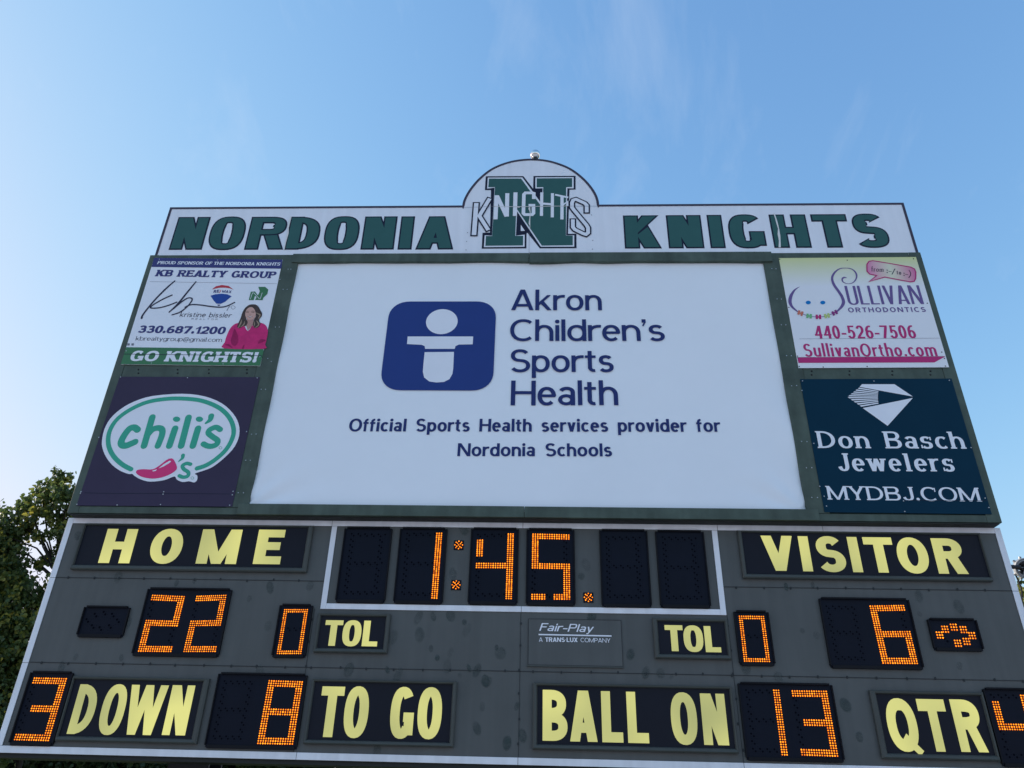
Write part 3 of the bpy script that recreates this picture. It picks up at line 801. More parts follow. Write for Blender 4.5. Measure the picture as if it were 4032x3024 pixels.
# --- estate agent board
kb = sponsor('white realty board with a woman in a pink blouse and a green bottom strip', [(385, 542), (1550, 558), (1345, 1522), (82, 1508)], z1, M_signwhite, [(432, 556), (960, 563), (1525, 738), (132, 1387), (360, 1497), (1010, 1505), (1378, 1378), (1345, 1440)], M_screw)
K1 = dict(zm=z1, Y=SY, parent=kb)
shape('navy_band', [[(385, 543), (1549, 559), (1538, 641), (361, 625)]], m=M_kbnavy, dy=-.0015, **K1)
shape('green_band', [[(132, 1353), (1383, 1369), (1345, 1521), (82, 1507)]], m=M_kbgreen, dy=-.0015, **K1)
SK = Sty(tv=.26, th=.15, serif=.09, st=.13, slant=.0, track=.17, space=.32, e=2.3)
text('lettering', "PROUD SPONSOR OF THE NORDONIA KNIGHTS", bl=(412, 600), br=(1524, 614), tl=(420, 573), S=Sty(tv=.24, th=.15, serif=.06, st=.13, slant=.12, track=.09, space=.3), m=M_vinylwhite, dy=-.003, **K1)
text('lettering', "KB REALTY GROUP", bl=(395, 710), br=(1480, 728), tl=(412, 651), S=Sty(tv=.3, th=.18, serif=.07, st=.16, slant=.1, track=.11, space=.32), m=M_kbnavy, dy=-.002, **K1)
text('lettering', "330.687.1200", bl=(232, 1222), br=(1022, 1236), tl=(252, 1156), S=Sty(tv=.31, th=.19, serif=.04, st=.17, slant=.1, track=.06), m=M_kbnavy, dy=-.002, **K1)
text('lettering', "kbrealtygroup@gmail.com", bl=(215, 1291), br=(997, 1305), tl=(224, 1254), S=Sty(tv=.115, th=.07, serif=.045, st=.05, track=.1, xh=.68, slant=.0), m=M_ink, dy=-.002, **K1)
text('lettering', "kristine bissler", bl=(614, 1077), br=(1080, 1085), tl=(622, 1033), S=Sty(tv=.11, th=.1, e=2, track=.13, xh=.66, slant=.12), m=M_ink, dy=-.002, **K1)
text('lettering', "REALTOR", bl=(722, 1103), br=(960, 1108), tl=(724, 1089), S=Sty(tv=.14, th=.13, e=2, track=1.0), m=M_grey, dy=-.002, **K1)
text('lettering', "GO KNIGHTS!", bl=(157, 1479), br=(1310, 1493), tl=(172, 1386), S=Sty(tv=.31, th=.19, serif=.08, st=.17, slant=.08, track=.11, space=.3, e=2.3), m=M_vinylwhite, dy=-.003, **K1)
pen('panel_seam', [P3(2.5, (345, 758), (1500, 777))], m=M_grey, dy=-.0012, k=1, cap=False, **K1)
pen('panel_seam', [P3(5, (112, 1416), (1363, 1432))], m=M_ink, dy=-.004, k=1, cap=False, **K1)
pen('signature', [([(573, 752, 8), (500, 815, 12), (400, 915, 12), (320, 1010, 11), (280, 1065, 12), (272, 1090, 14)], False), ([(547, 880, 9), (470, 915, 10), (390, 960, 9), (352, 990, 9), (372, 999, 9), (440, 994, 9), (520, 972, 9), (590, 945, 9)], False),
    ([(764, 760, 8), (690, 850, 12), (600, 960, 12), (522, 1035, 9)], False), ([(560, 1005, 8), (630, 945, 11), (690, 908, 9), (728, 912, 9), (722, 940, 9), (680, 990, 9), (620, 1035, 10), (548, 1060, 8)], False), ([(665, 990, 8), (720, 968, 9), (800, 970, 9), (900, 984, 9), (990, 990, 9), (1050, 978, 9), (1114, 947, 8)], False)], m=M_ink, dy=-.0022, k=6, grow=.0022, **K1)
pen('key_icon', [([(1062, 987, 6), (1055, 1002, 5), (1046, 1019, 8)], False), ([(1066, 980, 3), (1062, 986, 3), (1068, 990, 3), (1072, 984, 3)], True), ([(1082, 990, 3), (1100, 975, 3), (1122, 992, 3), (1100, 1010, 3)], True)], m=M_grey, dy=-.0022, k=2, **K1)
shape('balloon_top', [[(909, 829), (945, 800), (1000, 789), (1060, 797), (1106, 832), (1075, 820), (1030, 813), (985, 813), (945, 820)]], m=M_red, dy=-.002, **K1)
shape('balloon_bottom', [[(896, 886), (940, 873), (1000, 868), (1050, 874), (1088, 891), (1030, 940), (990, 960), (950, 958), (925, 930)]], m=M_rblue, dy=-.002, **K1)
shape('balloon_basket', [[(958, 967), (985, 968), (978, 978), (964, 978)]], m=M_kbnavy, dy=-.002, **K1)
text('lettering', "RE", bl=(922, 860), br=(972, 856), tl=(925, 835), S=Sty(tv=.24, th=.2, track=.14), m=M_kbnavy, dy=-.002, **K1)
text('lettering', "MAX", bl=(1000, 857), br=(1083, 864), tl=(1001, 834), S=Sty(tv=.22, th=.2, track=.14), m=M_kbnavy, dy=-.002, **K1)
pen('lettering', [P3(6, (976, 860), (992, 834))], m=M_red, dy=-.002, k=1, cap=False, **K1)
shape('team_letter', [[(1330, 806), (1392, 806), (1420, 830), (1412, 870), (1375, 905), (1370, 925), (1300, 925), (1345, 850)], [(1243, 926), (1262, 850), (1300, 848), (1330, 890), (1340, 850), (1382, 850), (1365, 926), (1335, 926), (1300, 885), (1288, 926)]], m=M_kbgreen, dy=-.002, **K1)
pen('team_letter_line', [P3(4, (1258, 918), (1277, 862), (1292, 862), (1338, 914), (1348, 914), (1366, 860))], m=M_vinylwhite, dy=-.003, k=1, cap=False, **K1)
for q in ((152, 1328), (190, 1328)):
    shape('housing_mark', [[(q[0] - 10, q[1] - 10), (q[0] + 12, q[1] - 10), (q[0] + 10, q[1] + 10), (q[0] - 12, q[1] + 10)]], m=M_grey, dy=-.002, **K1)
# printed portrait of a woman
zp = Zm(700, 1080, .19286); PK = dict(zm=zp, Y=SY, parent=kb)
M_hair = mat('print_dark_hair', (.07, .05, .045), .45, var=.3, vscale=30); M_hair2 = mat('print_light_hair', (.34, .25, .18), .45, var=.3, vscale=30)
M_skin = mat('print_skin', (.62, .38, .32), .45, var=.05, vscale=20); M_skin2 = mat('print_skin_shade', (.48, .27, .24), .45)
M_pink = mat('print_pink_blouse', (.6, .03, .17), .45, var=.18, vscale=9); M_pinkd = mat('print_blouse_fold', (.34, .015, .1), .45, var=.2, vscale=14); M_lip = mat('print_mouth', (.6, .5, .5), .4)
shape('portrait_blouse', [[(950, 1515), (960, 1390), (1010, 1230), (1090, 1080), (1210, 1000), (1340, 1030), (1430, 1160), (1530, 1040), (1640, 990), (1750, 1010), (1815, 1070), (1842, 1170), (1815, 1330), (1785, 1440), (1755, 1524)]], m=M_pink, dy=-.002, smooth=3, **PK)
shape('portrait_fold', [[(1120, 1230), (1160, 1120), (1200, 1180), (1235, 1280), (1230, 1390), (1180, 1460), (1110, 1440), (1085, 1350)], [(1690, 1330), (1790, 1340), (1780, 1365), (1640, 1420)], [(1335, 1460), (1362, 1440), (1345, 1520), (1315, 1520)], [(965, 1440), (1050, 1430), (1120, 1510), (1040, 1470)]], m=M_pinkd, dy=-.003, smooth=3, **PK)
shape('portrait_neck', [[(1415, 900), (1550, 900), (1555, 985), (1520, 1050), (1430, 1150), (1400, 1040)]], m=M_skin2, dy=-.0035, **PK)
shape('portrait_hair', [[(1440, 640), (1500, 620), (1590, 622), (1650, 665), (1690, 740), (1722, 800), (1715, 860), (1670, 915), (1665, 960), (1690, 1010), (1650, 1080), (1580, 1100), (1535, 1040), (1560, 930), (1600, 850), (1560, 760), (1500, 690), (1440, 740), (1400, 830), (1400, 920), (1430, 980), (1400, 1050), (1330, 1065), (1260, 1105), (1215, 1070), (1240, 1000), (1285, 900), (1320, 790), (1370, 700)]], m=M_hair, dy=-.004, smooth=3, **PK)
pen('portrait_hair_ends', [([(1310, 930, 10), (1285, 1010, 30), (1240, 1095, 18)], False), ([(1370, 960, 8), (1350, 1030, 24), (1290, 1078, 14)], False), ([(1590, 790, 10), (1680, 835, 32), (1650, 905, 14)], False), ([(1610, 950, 10), (1655, 1030, 30), (1590, 1092, 14)], False), ([(1560, 960, 8), (1570, 1030, 20), (1545, 1070, 8)], False)], m=M_hair2, dy=-.0046, k=5, **PK)
shape('portrait_face', [[(1480, 678), (1540, 690), (1585, 760), (1595, 840), (1560, 910), (1490, 942), (1425, 920), (1385, 860), (1385, 780), (1420, 715)]], m=M_skin, dy=-.0052, smooth=4, **PK)
pen('portrait_features', [([(1400, 790, 8), (1425, 780, 12), (1450, 790, 8)], False), ([(1510, 785, 8), (1540, 780, 12), (1565, 792, 8)], False), ([(1392, 770, 6), (1425, 758, 8), (1458, 768, 5)], False), ([(1505, 765, 5), (1540, 757, 8), (1575, 775, 5)], False), ([(1470, 835, 5), (1485, 842, 6), (1502, 836, 5)], False), ([(1430, 862, 4), (1480, 888, 4), (1540, 858, 4)], False)], m=M_hair, dy=-.006, k=4, **PK)
shape('portrait_smile', [[(1440, 862), (1490, 866), (1532, 858), (1515, 878), (1480, 884), (1455, 876)]], m=M_lip, dy=-.0058, **PK)

# --- restaurant board
ch = sponsor('dark purple restaurant board with a white oval and a pink pepper', [(512, 228), (1732, 232), (1490, 1360), (135, 1350)], z2, M_purpledark, [(520, 232), (1103, 238), (1710, 240), (330, 757), (1617, 707), (176, 1230), (170, 1243), (895, 1231), (890, 1252), (1500, 1227), (1493, 1258), (140, 1340), (490, 1346), (868, 1342), (1470, 1348)], M_screw)
C2 = dict(zm=z2, Y=SY, parent=ch)
pen('panel_seam', [P3(5, (205, 1240), (480, 1246), (800, 1244), (1470, 1250))], m=M_letnavy, dy=-.001, k=1, cap=False, **C2)
shape('oval', [[(358, 790), (378, 690), (430, 595), (520, 512), (640, 445), (800, 397), (1060, 378), (1250, 400), (1400, 460), (1500, 550), (1548, 640), (1553, 740), (1512, 840), (1430, 930), (1330, 1010), (1250, 1045), (1168, 1073), (1188, 1090), (1186, 1130), (1160, 1150), (1115, 1140), (1060, 1146), (1010, 1125), (988, 1098), (900, 1130), (780, 1143), (700, 1125), (640, 1092), (622, 1076), (590, 1076), (520, 1050), (450, 1000), (395, 930), (362, 850)]], m=M_signwhite, dy=-.002, smooth=3, **C2)
pen('oval_ring', [P3(40, (612, 1036), (530, 990), (455, 915), (415, 820), (422, 715), (480, 612), (590, 525), (740, 455), (900, 425), (1060, 420), (1230, 440), (1380, 502), (1470, 590), (1505, 690), (1488, 780), (1430, 875), (1340, 955), (1260, 1003), (1186, 1028))], m=M_teal, dy=-.003, **C2)
def dot(x, y, rx, ry): return [(x + rx * math.cos(a * math.pi / 8), y + ry * math.sin(a * math.pi / 8)) for a in range(16)]
pen('lettering', [P3(54, (668, 692), (640, 672), (600, 682), (556, 735), (526, 795), (535, 825), (570, 829), (615, 812), (646, 798)), P3(52, (797, 582), (725, 832)), P3(50, (752, 740), (800, 690), (850, 676), (882, 692), (880, 740), (845, 832)),
    P3(52, (995, 680), (945, 832)), P3(52, (1112, 585), (1048, 832)), P3(52, (1195, 680), (1150, 832)), P3(44, (1388, 690), (1350, 670), (1300, 690), (1285, 720), (1320, 752), (1365, 785), (1355, 820), (1310, 836), (1270, 830), (1242, 815)),
    ([(1310, 572, 46), (1300, 605, 36), (1262, 635, 12)], False)], m=M_teal, dy=-.0032, k=5, grow=.0025, **C2)
shape('lettering', [dot(1008, 600, 32, 23), dot(1207, 600, 32, 23)], m=M_teal, dy=-.0036, **C2)
pen('lettering', [P3(32, (1130, 992), (1095, 985), (1060, 1005), (1072, 1035), (1110, 1062), (1105, 1095), (1065, 1105), (1032, 1092)), ([(1064, 915, 34), (1058, 940, 26), (1025, 968, 8)], False)], m=M_teal, dy=-.0034, k=5, **C2)
shape('pepper', [[(655, 1062), (668, 1042), (720, 1035), (800, 1036), (860, 1002), (920, 955), (962, 941), (985, 955), (1012, 1015), (998, 1048), (950, 1080), (880, 1106), (800, 1117), (720, 1106), (672, 1084)]], m=M_chili, dy=-.0034, smooth=3, **C2)
shape('pepper_highlight', [[(850, 1030), (900, 990), (948, 962), (962, 966), (950, 980), (900, 1010)], [(795, 1050), (838, 1036), (828, 1050), (805, 1055)]], m=M_signwhite, dy=-.0046, **C2)
pen('registered_mark', [([(1391 + 13 * math.cos(a), 849 + 11 * math.sin(a), 3) for a in (0, 1, 2, 3, 4, 5)], True), ([(1146 + 13 * math.cos(a), 1112 + 11 * math.sin(a), 3) for a in (0, 1, 2, 3, 4, 5)], True)], m=M_teal, dy=-.0034, k=3, **C2)

# --- orthodontist board
M_fade = mat('sign_white_to_lime', (.72, .74, .78), .4)
t = M_fade.node_tree; b = t.nodes['Principled BSDF']; c = t.nodes.new('ShaderNodeTexCoord'); sp = t.nodes.new('ShaderNodeSeparateXYZ'); r = t.nodes.new('ShaderNodeValToRGB')
t.links.new(c.outputs['Generated'], sp.inputs[0]); t.links.new(sp.outputs['Z'], r.inputs['Fac']); t.links.new(r.outputs['Color'], b.inputs['Base Color'])
r.color_ramp.elements[0].position = .72; r.color_ramp.elements[0].color = (.8, .83, .87, 1); r.color_ramp.elements[1].position = 1.0; r.color_ramp.elements[1].color = (.66, .7, .33, 1)
su = sponsor('white and lime orthodontist board with a smiling face drawn in purple', [(130, 100), (1622, 88), (1983, 1288), (345, 1297)], z6, M_fade, [(138, 112), (873, 124), (1595, 108), (238, 637), (1745, 592), (332, 1168), (336, 1186), (1902, 1124), (1075, 1190), (1932, 1192), (352, 1280), (612, 1287), (1090, 1280), (1942, 1276)], M_screwd)
S6 = dict(zm=z6, Y=SY, parent=su)
pen('swirl', [([(865, 315, 6), (838, 312, 18), (818, 330, 16), (830, 362, 12), (880, 380, 6), (935, 368, 10), (972, 320, 14), (968, 265, 18), (925, 222, 12), (860, 210, 8), (790, 218, 12), (735, 260, 20), (708, 320, 24), (728, 390, 30), (775, 458, 32), (815, 520, 32), (832, 580, 34), (812, 630, 28), (762, 682, 16)], False),
    ([(352, 414, 4), (300, 450, 18), (262, 510, 32), (250, 575, 36), (272, 630, 28), (335, 686, 12)], False), ([(335, 688, 7), (400, 714, 7), (460, 733, 7), (560, 742, 7), (650, 730, 7), (735, 694, 7)], False)], m=M_purple, dy=-.002, k=6, **S6)
for q, cc, nm in (((362, 700, .35), (.62, .19, .13), 'orange'), ((457, 733, .12), (.18, .5, .22), 'green'), ((558, 742, 0), (.5, .03, .17), 'berry'), ((652, 730, -.2), (.5, .62, .22), 'lime'), ((735, 697, -.45), (.25, .04, .2), 'plum')):
    cs, sn = math.cos(q[2]), math.sin(q[2])
    rot = lambda a, b_: (q[0] + a * cs - b_ * sn, q[1] + a * sn + b_ * cs)
    shape('brace_bracket', [[rot(*p) for p in pp] for pp in ([(-30, -24), (-6, -24), (-4, 24), (-28, 24)], [(6, -24), (30, -24), (32, 24), (8, 24)], [(-10, -8), (10, -8), (10, 8), (-10, 8)])], m=mat('print_' + nm, cc, .4), dy=-.0034, **S6)
shape('eye_dots', [dot(449, 585, 28, 20), dot(607, 585, 28, 20)], m=mat('print_sky_blue', (.0, .2, .55), .4), dy=-.002, **S6)
text('lettering', "ULLIVAN", bl=(888, 607), br=(1710, 600), tl=(862, 404), S=Sty(tv=.115, th=.06, e=2.2, track=.07), m=M_purple, dy=-.002, **S6)
text('lettering', "ORTHODONTICS", bl=(888, 692), br=(1733, 686), tl=(884, 640), S=Sty(tv=.21, th=.17, e=2, track=.3), m=M_purple, dy=-.002, **S6)
text('lettering', "440-526-7506", bl=(530, 977), br=(1632, 972), tl=(522, 838), S=Sty(tv=.16, th=.12, e=2.1, track=.1), m=M_mag, dy=-.002, **S6)
text('lettering', "SullivanOrtho.com", bl=(412, 1173), br=(1860, 1168), tl=(388, 1035), S=Sty(tv=.155, th=.115, e=2.1, track=.11, xh=.7, asc=1.05), m=M_mag, dy=-.002, **S6)
shape('berry_stripe', [[(330, 1183), (1940, 1172), (1822, 1237), (342, 1242)]], m=M_mag, dy=-.002, **S6)
pen('panel_seam', [P3(3, (350, 981), (1880, 973)), P3(3, (330, 1181), (1940, 1170))], m=M_grey, dy=-.0026, k=1, cap=False, **S6)
bub = [(1150, 130), (1350, 163), (1565, 200), (1605, 220), (1619, 255), (1617, 325), (1600, 355), (1560, 361), (1420, 335), (1282, 308), (1110, 358), (1193, 292), (1118, 277), (1088, 245), (1087, 170), (1110, 138)]
M_bub = mat('bubble_pink_fade', (.6, .4, .4), .4)
t = M_bub.node_tree; b = t.nodes['Principled BSDF']; c = t.nodes.new('ShaderNodeTexCoord'); sp = t.nodes.new('ShaderNodeSeparateXYZ'); r = t.nodes.new('ShaderNodeValToRGB')
t.links.new(c.outputs['Generated'], sp.inputs[0]); t.links.new(sp.outputs['X'], r.inputs['Fac']); t.links.new(r.outputs['Color'], b.inputs['Base Color'])
r.color_ramp.elements[0].position = 0; r.color_ramp.elements[0].color = (.7, .2, .42, 1); r.color_ramp.elements[1].position = 1.0; r.color_ramp.elements[1].color = (.66, .16, .36, 1)
e_ = r.color_ramp.elements.new(.5); e_.color = (.72, .74, .56, 1)
shape('speech_bubble', [bub], m=M_bub, dy=-.002, **S6)
pen('bubble_outline', [([(x, y, 13) for x, y in bub], True)], m=M_mag, dy=-.003, k=1, **S6)
text('lettering', "from", bl=(1135, 246), br=(1268, 254), tl=(1150, 192), S=Sty(tv=.1, th=.07, serif=.03, st=.04, xh=.56, slant=.2, track=.12), m=M_ink, dy=-.0036, **S6)
text('lettering', "to", bl=(1412, 280), br=(1462, 286), tl=(1418, 235), S=Sty(tv=.14, th=.09, xh=.62, slant=.15, track=.12), m=M_ink, dy=-.0036, **S6)
pen('lettering', [P3(6, (1325, 246), (1352, 250)), P3(8, (1360, 278), (1392, 218)), P3(6, (1505, 278), (1533, 282)), P3(8, (1545, 236), (1562, 262), (1560, 290), (1542, 316)), P3(13, (1307, 233), (1308, 234)), P3(13, (1307, 259), (1308, 260)), P3(13, (1490, 266), (1491, 267)), P3(13, (1490, 290), (1491, 291))], m=M_ink, dy=-.0036, k=2, **S6)

# --- jeweller board
db = sponsor('dark navy jeweler board with a white cut gem', [(222, 130), (1688, 124), (2078, 1437), (460, 1417)], z7, M_dbnavy, [(245, 148), (937, 149), (1666, 142), (240, 240), (355, 752), (1876, 793), (412, 1168), (455, 1264), (1222, 1308), (2012, 1282), (477, 1359), (1235, 1411), (2048, 1373)], M_screw)
D7 = dict(zm=z7, Y=SY, parent=db)
gem = [[(820, 180), (1135, 180), (1312, 299), (797, 206)], [(1312, 313), (1068, 583), (828, 411)]]
lb = [(795, 211), (679, 303), (824, 405)]
def lpt(tq_): return (lb[0][0] + (lb[1][0] - lb[0][0]) * tq_ * 2, lb[0][1] + (lb[1][1] - lb[0][1]) * tq_ * 2) if tq_ < .5 else (lb[1][0] + (lb[2][0] - lb[1][0]) * (tq_ * 2 - 1), lb[1][1] + (lb[2][1] - lb[1][1]) * (tq_ * 2 - 1))
for i in range(10):
    a, b_ = lpt((i + .08) / 10), lpt((i + .66) / 10)
    def tow(p): d_ = math.hypot(1312 - p[0], 306 - p[1]); k_ = 1 - 338 / d_; return (p[0] + (1312 - p[0]) * k_, p[1] + (306 - p[1]) * k_)
    q_ = [a] + ([lb[1]] if a[1] < lb[1][1] < b_[1] else []) + [b_, tow(b_), tow(a)]
    gem.append(q_)
shape('gem_logo', gem, m=M_vinylwhite, dy=-.002, **D7)
SD = Sty(tv=.2, th=.1, serif=.06, st=.075, track=.16, xh=.7, e=2.1, space=.42)
text('lettering', "Don Basch", bl=(405, 797), br=(1826, 804), tl=(412, 634), S=SD, m=M_vinylwhite, dy=-.002, **D7)
text('lettering', "Jewelers", bl=(598, 1020), br=(1726, 1024), tl=(628, 848), S=SD, m=M_vinylwhite, dy=-.002, **D7)
text('lettering', "MYDBJ.COM", bl=(497, 1296), br=(1974, 1316), tl=(474, 1164), S=Sty(tv=.2, th=.1, serif=.07, st=.075, track=.14, e=2.1), m=M_vinylwhite, dy=-.002, **D7)
pen('panel_seam', [P3(4, (1220, 1303), (2030, 1308))], m=M_letnavy, dy=-.0032, k=1, cap=False, **D7)

# ================================================================ SCOREBOARD (lower cabinet)
LY = .10
A1 = Zm(0, 1980, .62924); B1 = Zm(1200, 1980, .45208); C1 = Zm(2000, 1980, .45208); D1 = Zm(2800, 1980, .62921)
L1 = Zm(0, 2600, .36166); L2 = Zm(760, 2600, .49729); L3 = Zm(2060, 2650, .40687); L4 = Zm(2860, 2650, .27125); L5 = Zm(3400, 2650, .28571); L6 = Zm(250, 2040, .45208)
G1 = Zm(280, 2280, .45208); G2 = Zm(2860, 2060, .49729); G3 = Zm(2560, 2300, .31646); G4 = Zm(3200, 2320, .3255); G5 = Zm(1280, 2020, .36166); G6 = Zm(2040, 2020, .37975)
CX0, CX1, CZ0, CZ1 = -3.832, 3.826, 1.650 + .336, 1.65 + 2.127
sb = thing('scoreboard', (0, .2, CZ0), 'wide dark grey electronic scoreboard with amber digits and yellow captions', 'scoreboard')
MB().box(CX0 + .004, CX1 - .004, LY + .002, LY + .30, CZ0 + .004, CZ1 - .004).build('cabinet', M_panel, sb, bevel=.004)
MB().box(CX0 - .012, CX1 + .012, LY + .02, LY + .31, CZ0 - .03, CZ0 + .002).build('bottom_lip', M_under, sb)
TW = .047
px_ = lambda zm, q: zm.p(q, LY)
def trim(x0, x1, za, zb):
    return MB().box(x0, x1, LY - .006, LY + .001, za, zb).build('white_trim', M_trim, sb, bevel=.0015)
gap = .0035
cuts = [CX0 + TW] + [px_(B1, (242, 165))[0], px_(B1, (1901, 175))[0], px_(C1, (1822, 200))[0], px_(D1, (696, 155))[0], CX1 - TW]
for a, b_ in zip(cuts, cuts[1:]): trim(a + gap / 2, b_ - gap / 2, CZ1 - TW, CZ1)
zb_ = Zm(1150, 2600, .8137)
cuts = [CX0, px_(L2, (819, 760))[0], px_(zb_, (1093, 480))[0], px_(L4, (255, 1340))[0], CX1]
for a, b_ in zip(cuts, cuts[1:]): trim(a + gap / 2, b_ - gap / 2, CZ0, CZ0 + TW)
zl = [CZ0 + TW, px_(A1, (140, 1000))[1], px_(A1, (317, 468))[1], CZ1]
for a, b_ in zip(zl, zl[1:]):
    trim(CX0, CX0 + TW, a + gap / 2, b_ - gap / 2); trim(CX1 - TW, CX1, a + gap / 2, b_ - gap / 2)
kx0 = (px_(B1, (243, 185))[0] + px_(B1, (135, 922))[0]) / 2; kx1 = (px_(C1, (1818, 183))[0] + px_(C1, (1898, 975))[0]) / 2
kz0 = (px_(B1, (160, 926))[1] + px_(C1, (1890, 977))[1]) / 2; kz1 = CZ1 - TW - .002; kt = .043
trim(kx0, kx0 + kt, kz0, kz1); trim(kx1 - kt, kx1, kz0, kz1)
km = px_(B1, (1886, 920))[0]
trim(kx0 + kt + .0005, km - gap / 2, kz0, kz0 + kt); trim(km + gap / 2, kx1 - kt - .0005, kz0, kz0 + kt)
# sheet seams with their rivets
def seam(p0, p1, step=.21, w_=.005):
    mb = MB(); d = Vector((p1[0] - p0[0], 0, p1[1] - p0[1])); n = int(d.length / step); d.normalize(); horiz = abs(d.x) > abs(d.z)
    a, b_ = p0, p1
    if horiz: mb.prism([(a[0], a[1] - w_ / 2), (b_[0], b_[1] - w_ / 2), (b_[0], b_[1] + w_ / 2), (a[0], a[1] + w_ / 2)], LY - .0012, LY + .001)
    else: mb.prism([(a[0] - w_ / 2, a[1]), (a[0] + w_ / 2, a[1]), (b_[0] + w_ / 2, b_[1]), (b_[0] - w_ / 2, b_[1])], LY - .0012, LY + .001)
    for i in range(n):
        x, z = a[0] + d.x * (i + .5) * step, a[1] + d.z * (i + .5) * step
        mb.prism(arc(x + random.uniform(-.008, .008), z + random.uniform(-.006, .006), .007, .011, 0, 330, 2, 8), LY - .004, LY + .001)
    mb.build('panel_seam', M_seam, sb)
sz1, sz2 = px_(A1, (900, 474))[1], px_(A1, (900, 1010))[1]
seam((CX0 + TW, sz1), (kx0, sz1)); seam((kx1, sz1), (CX1 - TW, sz1)); seam((CX0 + TW, sz2), (CX1 - TW, sz2))
vx = [px_(B1, (60, 1100))[0], px_(zb_, (1100, 200))[0], px_(G3, (1025, 1000))[0]]
for x in vx: seam((x, CZ0 + TW), (x, kz0), .17, .003)
# scuff and ball marks on the sheet metal
M_stain = mat('scuff_marks', (.055, .08, .078), .6)
t = M_stain.node_tree; b = t.nodes['Principled BSDF']; at_ = t.nodes.new('ShaderNodeAttribute'); at_.attribute_name = 'fade'; nn = t.nodes.new('ShaderNodeTexNoise'); nn.inputs['Scale'].default_value = 22
cc_ = t.nodes.new('ShaderNodeTexCoord'); ml = t.nodes.new('ShaderNodeMath'); ml.operation = 'MULTIPLY'
t.links.new(cc_.outputs['Object'], nn.inputs['Vector']); t.links.new(nn.outputs['Fac'], ml.inputs[0]); t.links.new(at_.outputs['Fac'], ml.inputs[1]); t.links.new(ml.outputs[0], b.inputs['Alpha'])
spots = [(A1, (740, 462), .9), (A1, (1218, 488), 1.1), (A1, (1105, 502), .6), (A1, (490, 205), .7), (A1, (1690, 530), .7), (A1, (1560, 600), .6), (A1, (1940, 520), .7), (A1, (800, 745), .6), (A1, (475, 965), .8), (A1, (760, 970), .8), (A1, (385, 1030), .6), (A1, (1680, 770), .5), (A1, (1625, 1045), .5),
         (B1, (990, 1000), 1), (B1, (1120, 990), .9), (B1, (1270, 980), .7), (B1, (1390, 1040), 1), (B1, (1410, 1110), .5), (B1, (1155, 1350), 1.2), (B1, (1100, 1270), .7), (B1, (1270, 1305), .5), (B1, (1670, 1260), .9), (B1, (1705, 1310), .7), (B1, (385, 1455), 1), (B1, (720, 1455), 1.1), (B1, (810, 1505), .5), (B1, (1430, 1440), .9), (B1, (1500, 1460), 1), (B1, (1240, 1425), .6), (B1, (1350, 1505), .5), (B1, (1575, 1550), .8), (B1, (1290, 620), .6), (B1, (1390, 230), .8), (B1, (1000, 1150), .9), (B1, (770, 1170), .5),
         (C1, (730, 990), .9), (C1, (1068, 1320), 1), (C1, (1200, 1480), 1), (C1, (1330, 1485), 1.2), (C1, (1425, 1515), .6), (C1, (640, 640), 1.1), (C1, (680, 540), .6), (C1, (355, 1340), 1), (C1, (2130, 1370), .9), (C1, (920, 1230), .8), (C1, (250, 1090), .9),
         (D1, (470, 525), 1.1), (D1, (635, 515), .7), (D1, (840, 1265), 1.1), (D1, (928, 1465), 1), (D1, (1555, 1020), .8), (D1, (1305, 695), .6), (D1, (1300, 585), .6), (D1, (570, 800), .5), (D1, (660, 830), .5), (D1, (420, 1090), .7), (D1, (1550, 650), .6), (D1, (215, 1030), .7),
         (zb_, (920, 225), .8), (zb_, (895, 330), 1.2), (zb_, (1040, 400), 1.2), (zb_, (1088, 222), .9), (zb_, (1115, 365), 1), (zb_, (412, 437), .8), (zb_, (940, 100), .8)]
for zm, q, s in spots:
    x, z = px_(zm, q); g_ = random.choice((.55, .8, 1, 1, 1.15)); rx_, rz_ = .034 * g_ * random.uniform(.75, 1.15), .042 * g_ * random.uniform(.85, 1.5); tl_ = random.uniform(-.4, .4); n = 16; st_ = s * random.uniform(.35, .85)
    yy = LY - .0016 - random.uniform(0, .0006)
    vs = [(x, yy, z)]; cl = [st_ * 1.0]
    for k_, al in ((.8, 1.0), (1.1, 0)):
        for i in range(n):
            a = 2 * math.pi * i / n; u_, v_ = rx_ * k_ * math.cos(a), rz_ * k_ * math.sin(a)
            vs.append((x + u_ * math.cos(tl_) - v_ * math.sin(tl_), yy, z + u_ * math.sin(tl_) + v_ * math.cos(tl_))); cl.append(al * st_)
    fs = [(0, 1 + i, 1 + (i + 1) % n) for i in range(n)] + [(1 + i, 1 + n + i, 1 + n + (i + 1) % n, 1 + (i + 1) % n) for i in range(n)]
    so = MB().add(vs, fs).build('scuff_mark', M_stain, sb)
    fa = so.data.attributes.new('fade', 'FLOAT', 'POINT')
    for i, v in enumerate(cl): fa.data[i].value = min(1.1, v * 1.1)

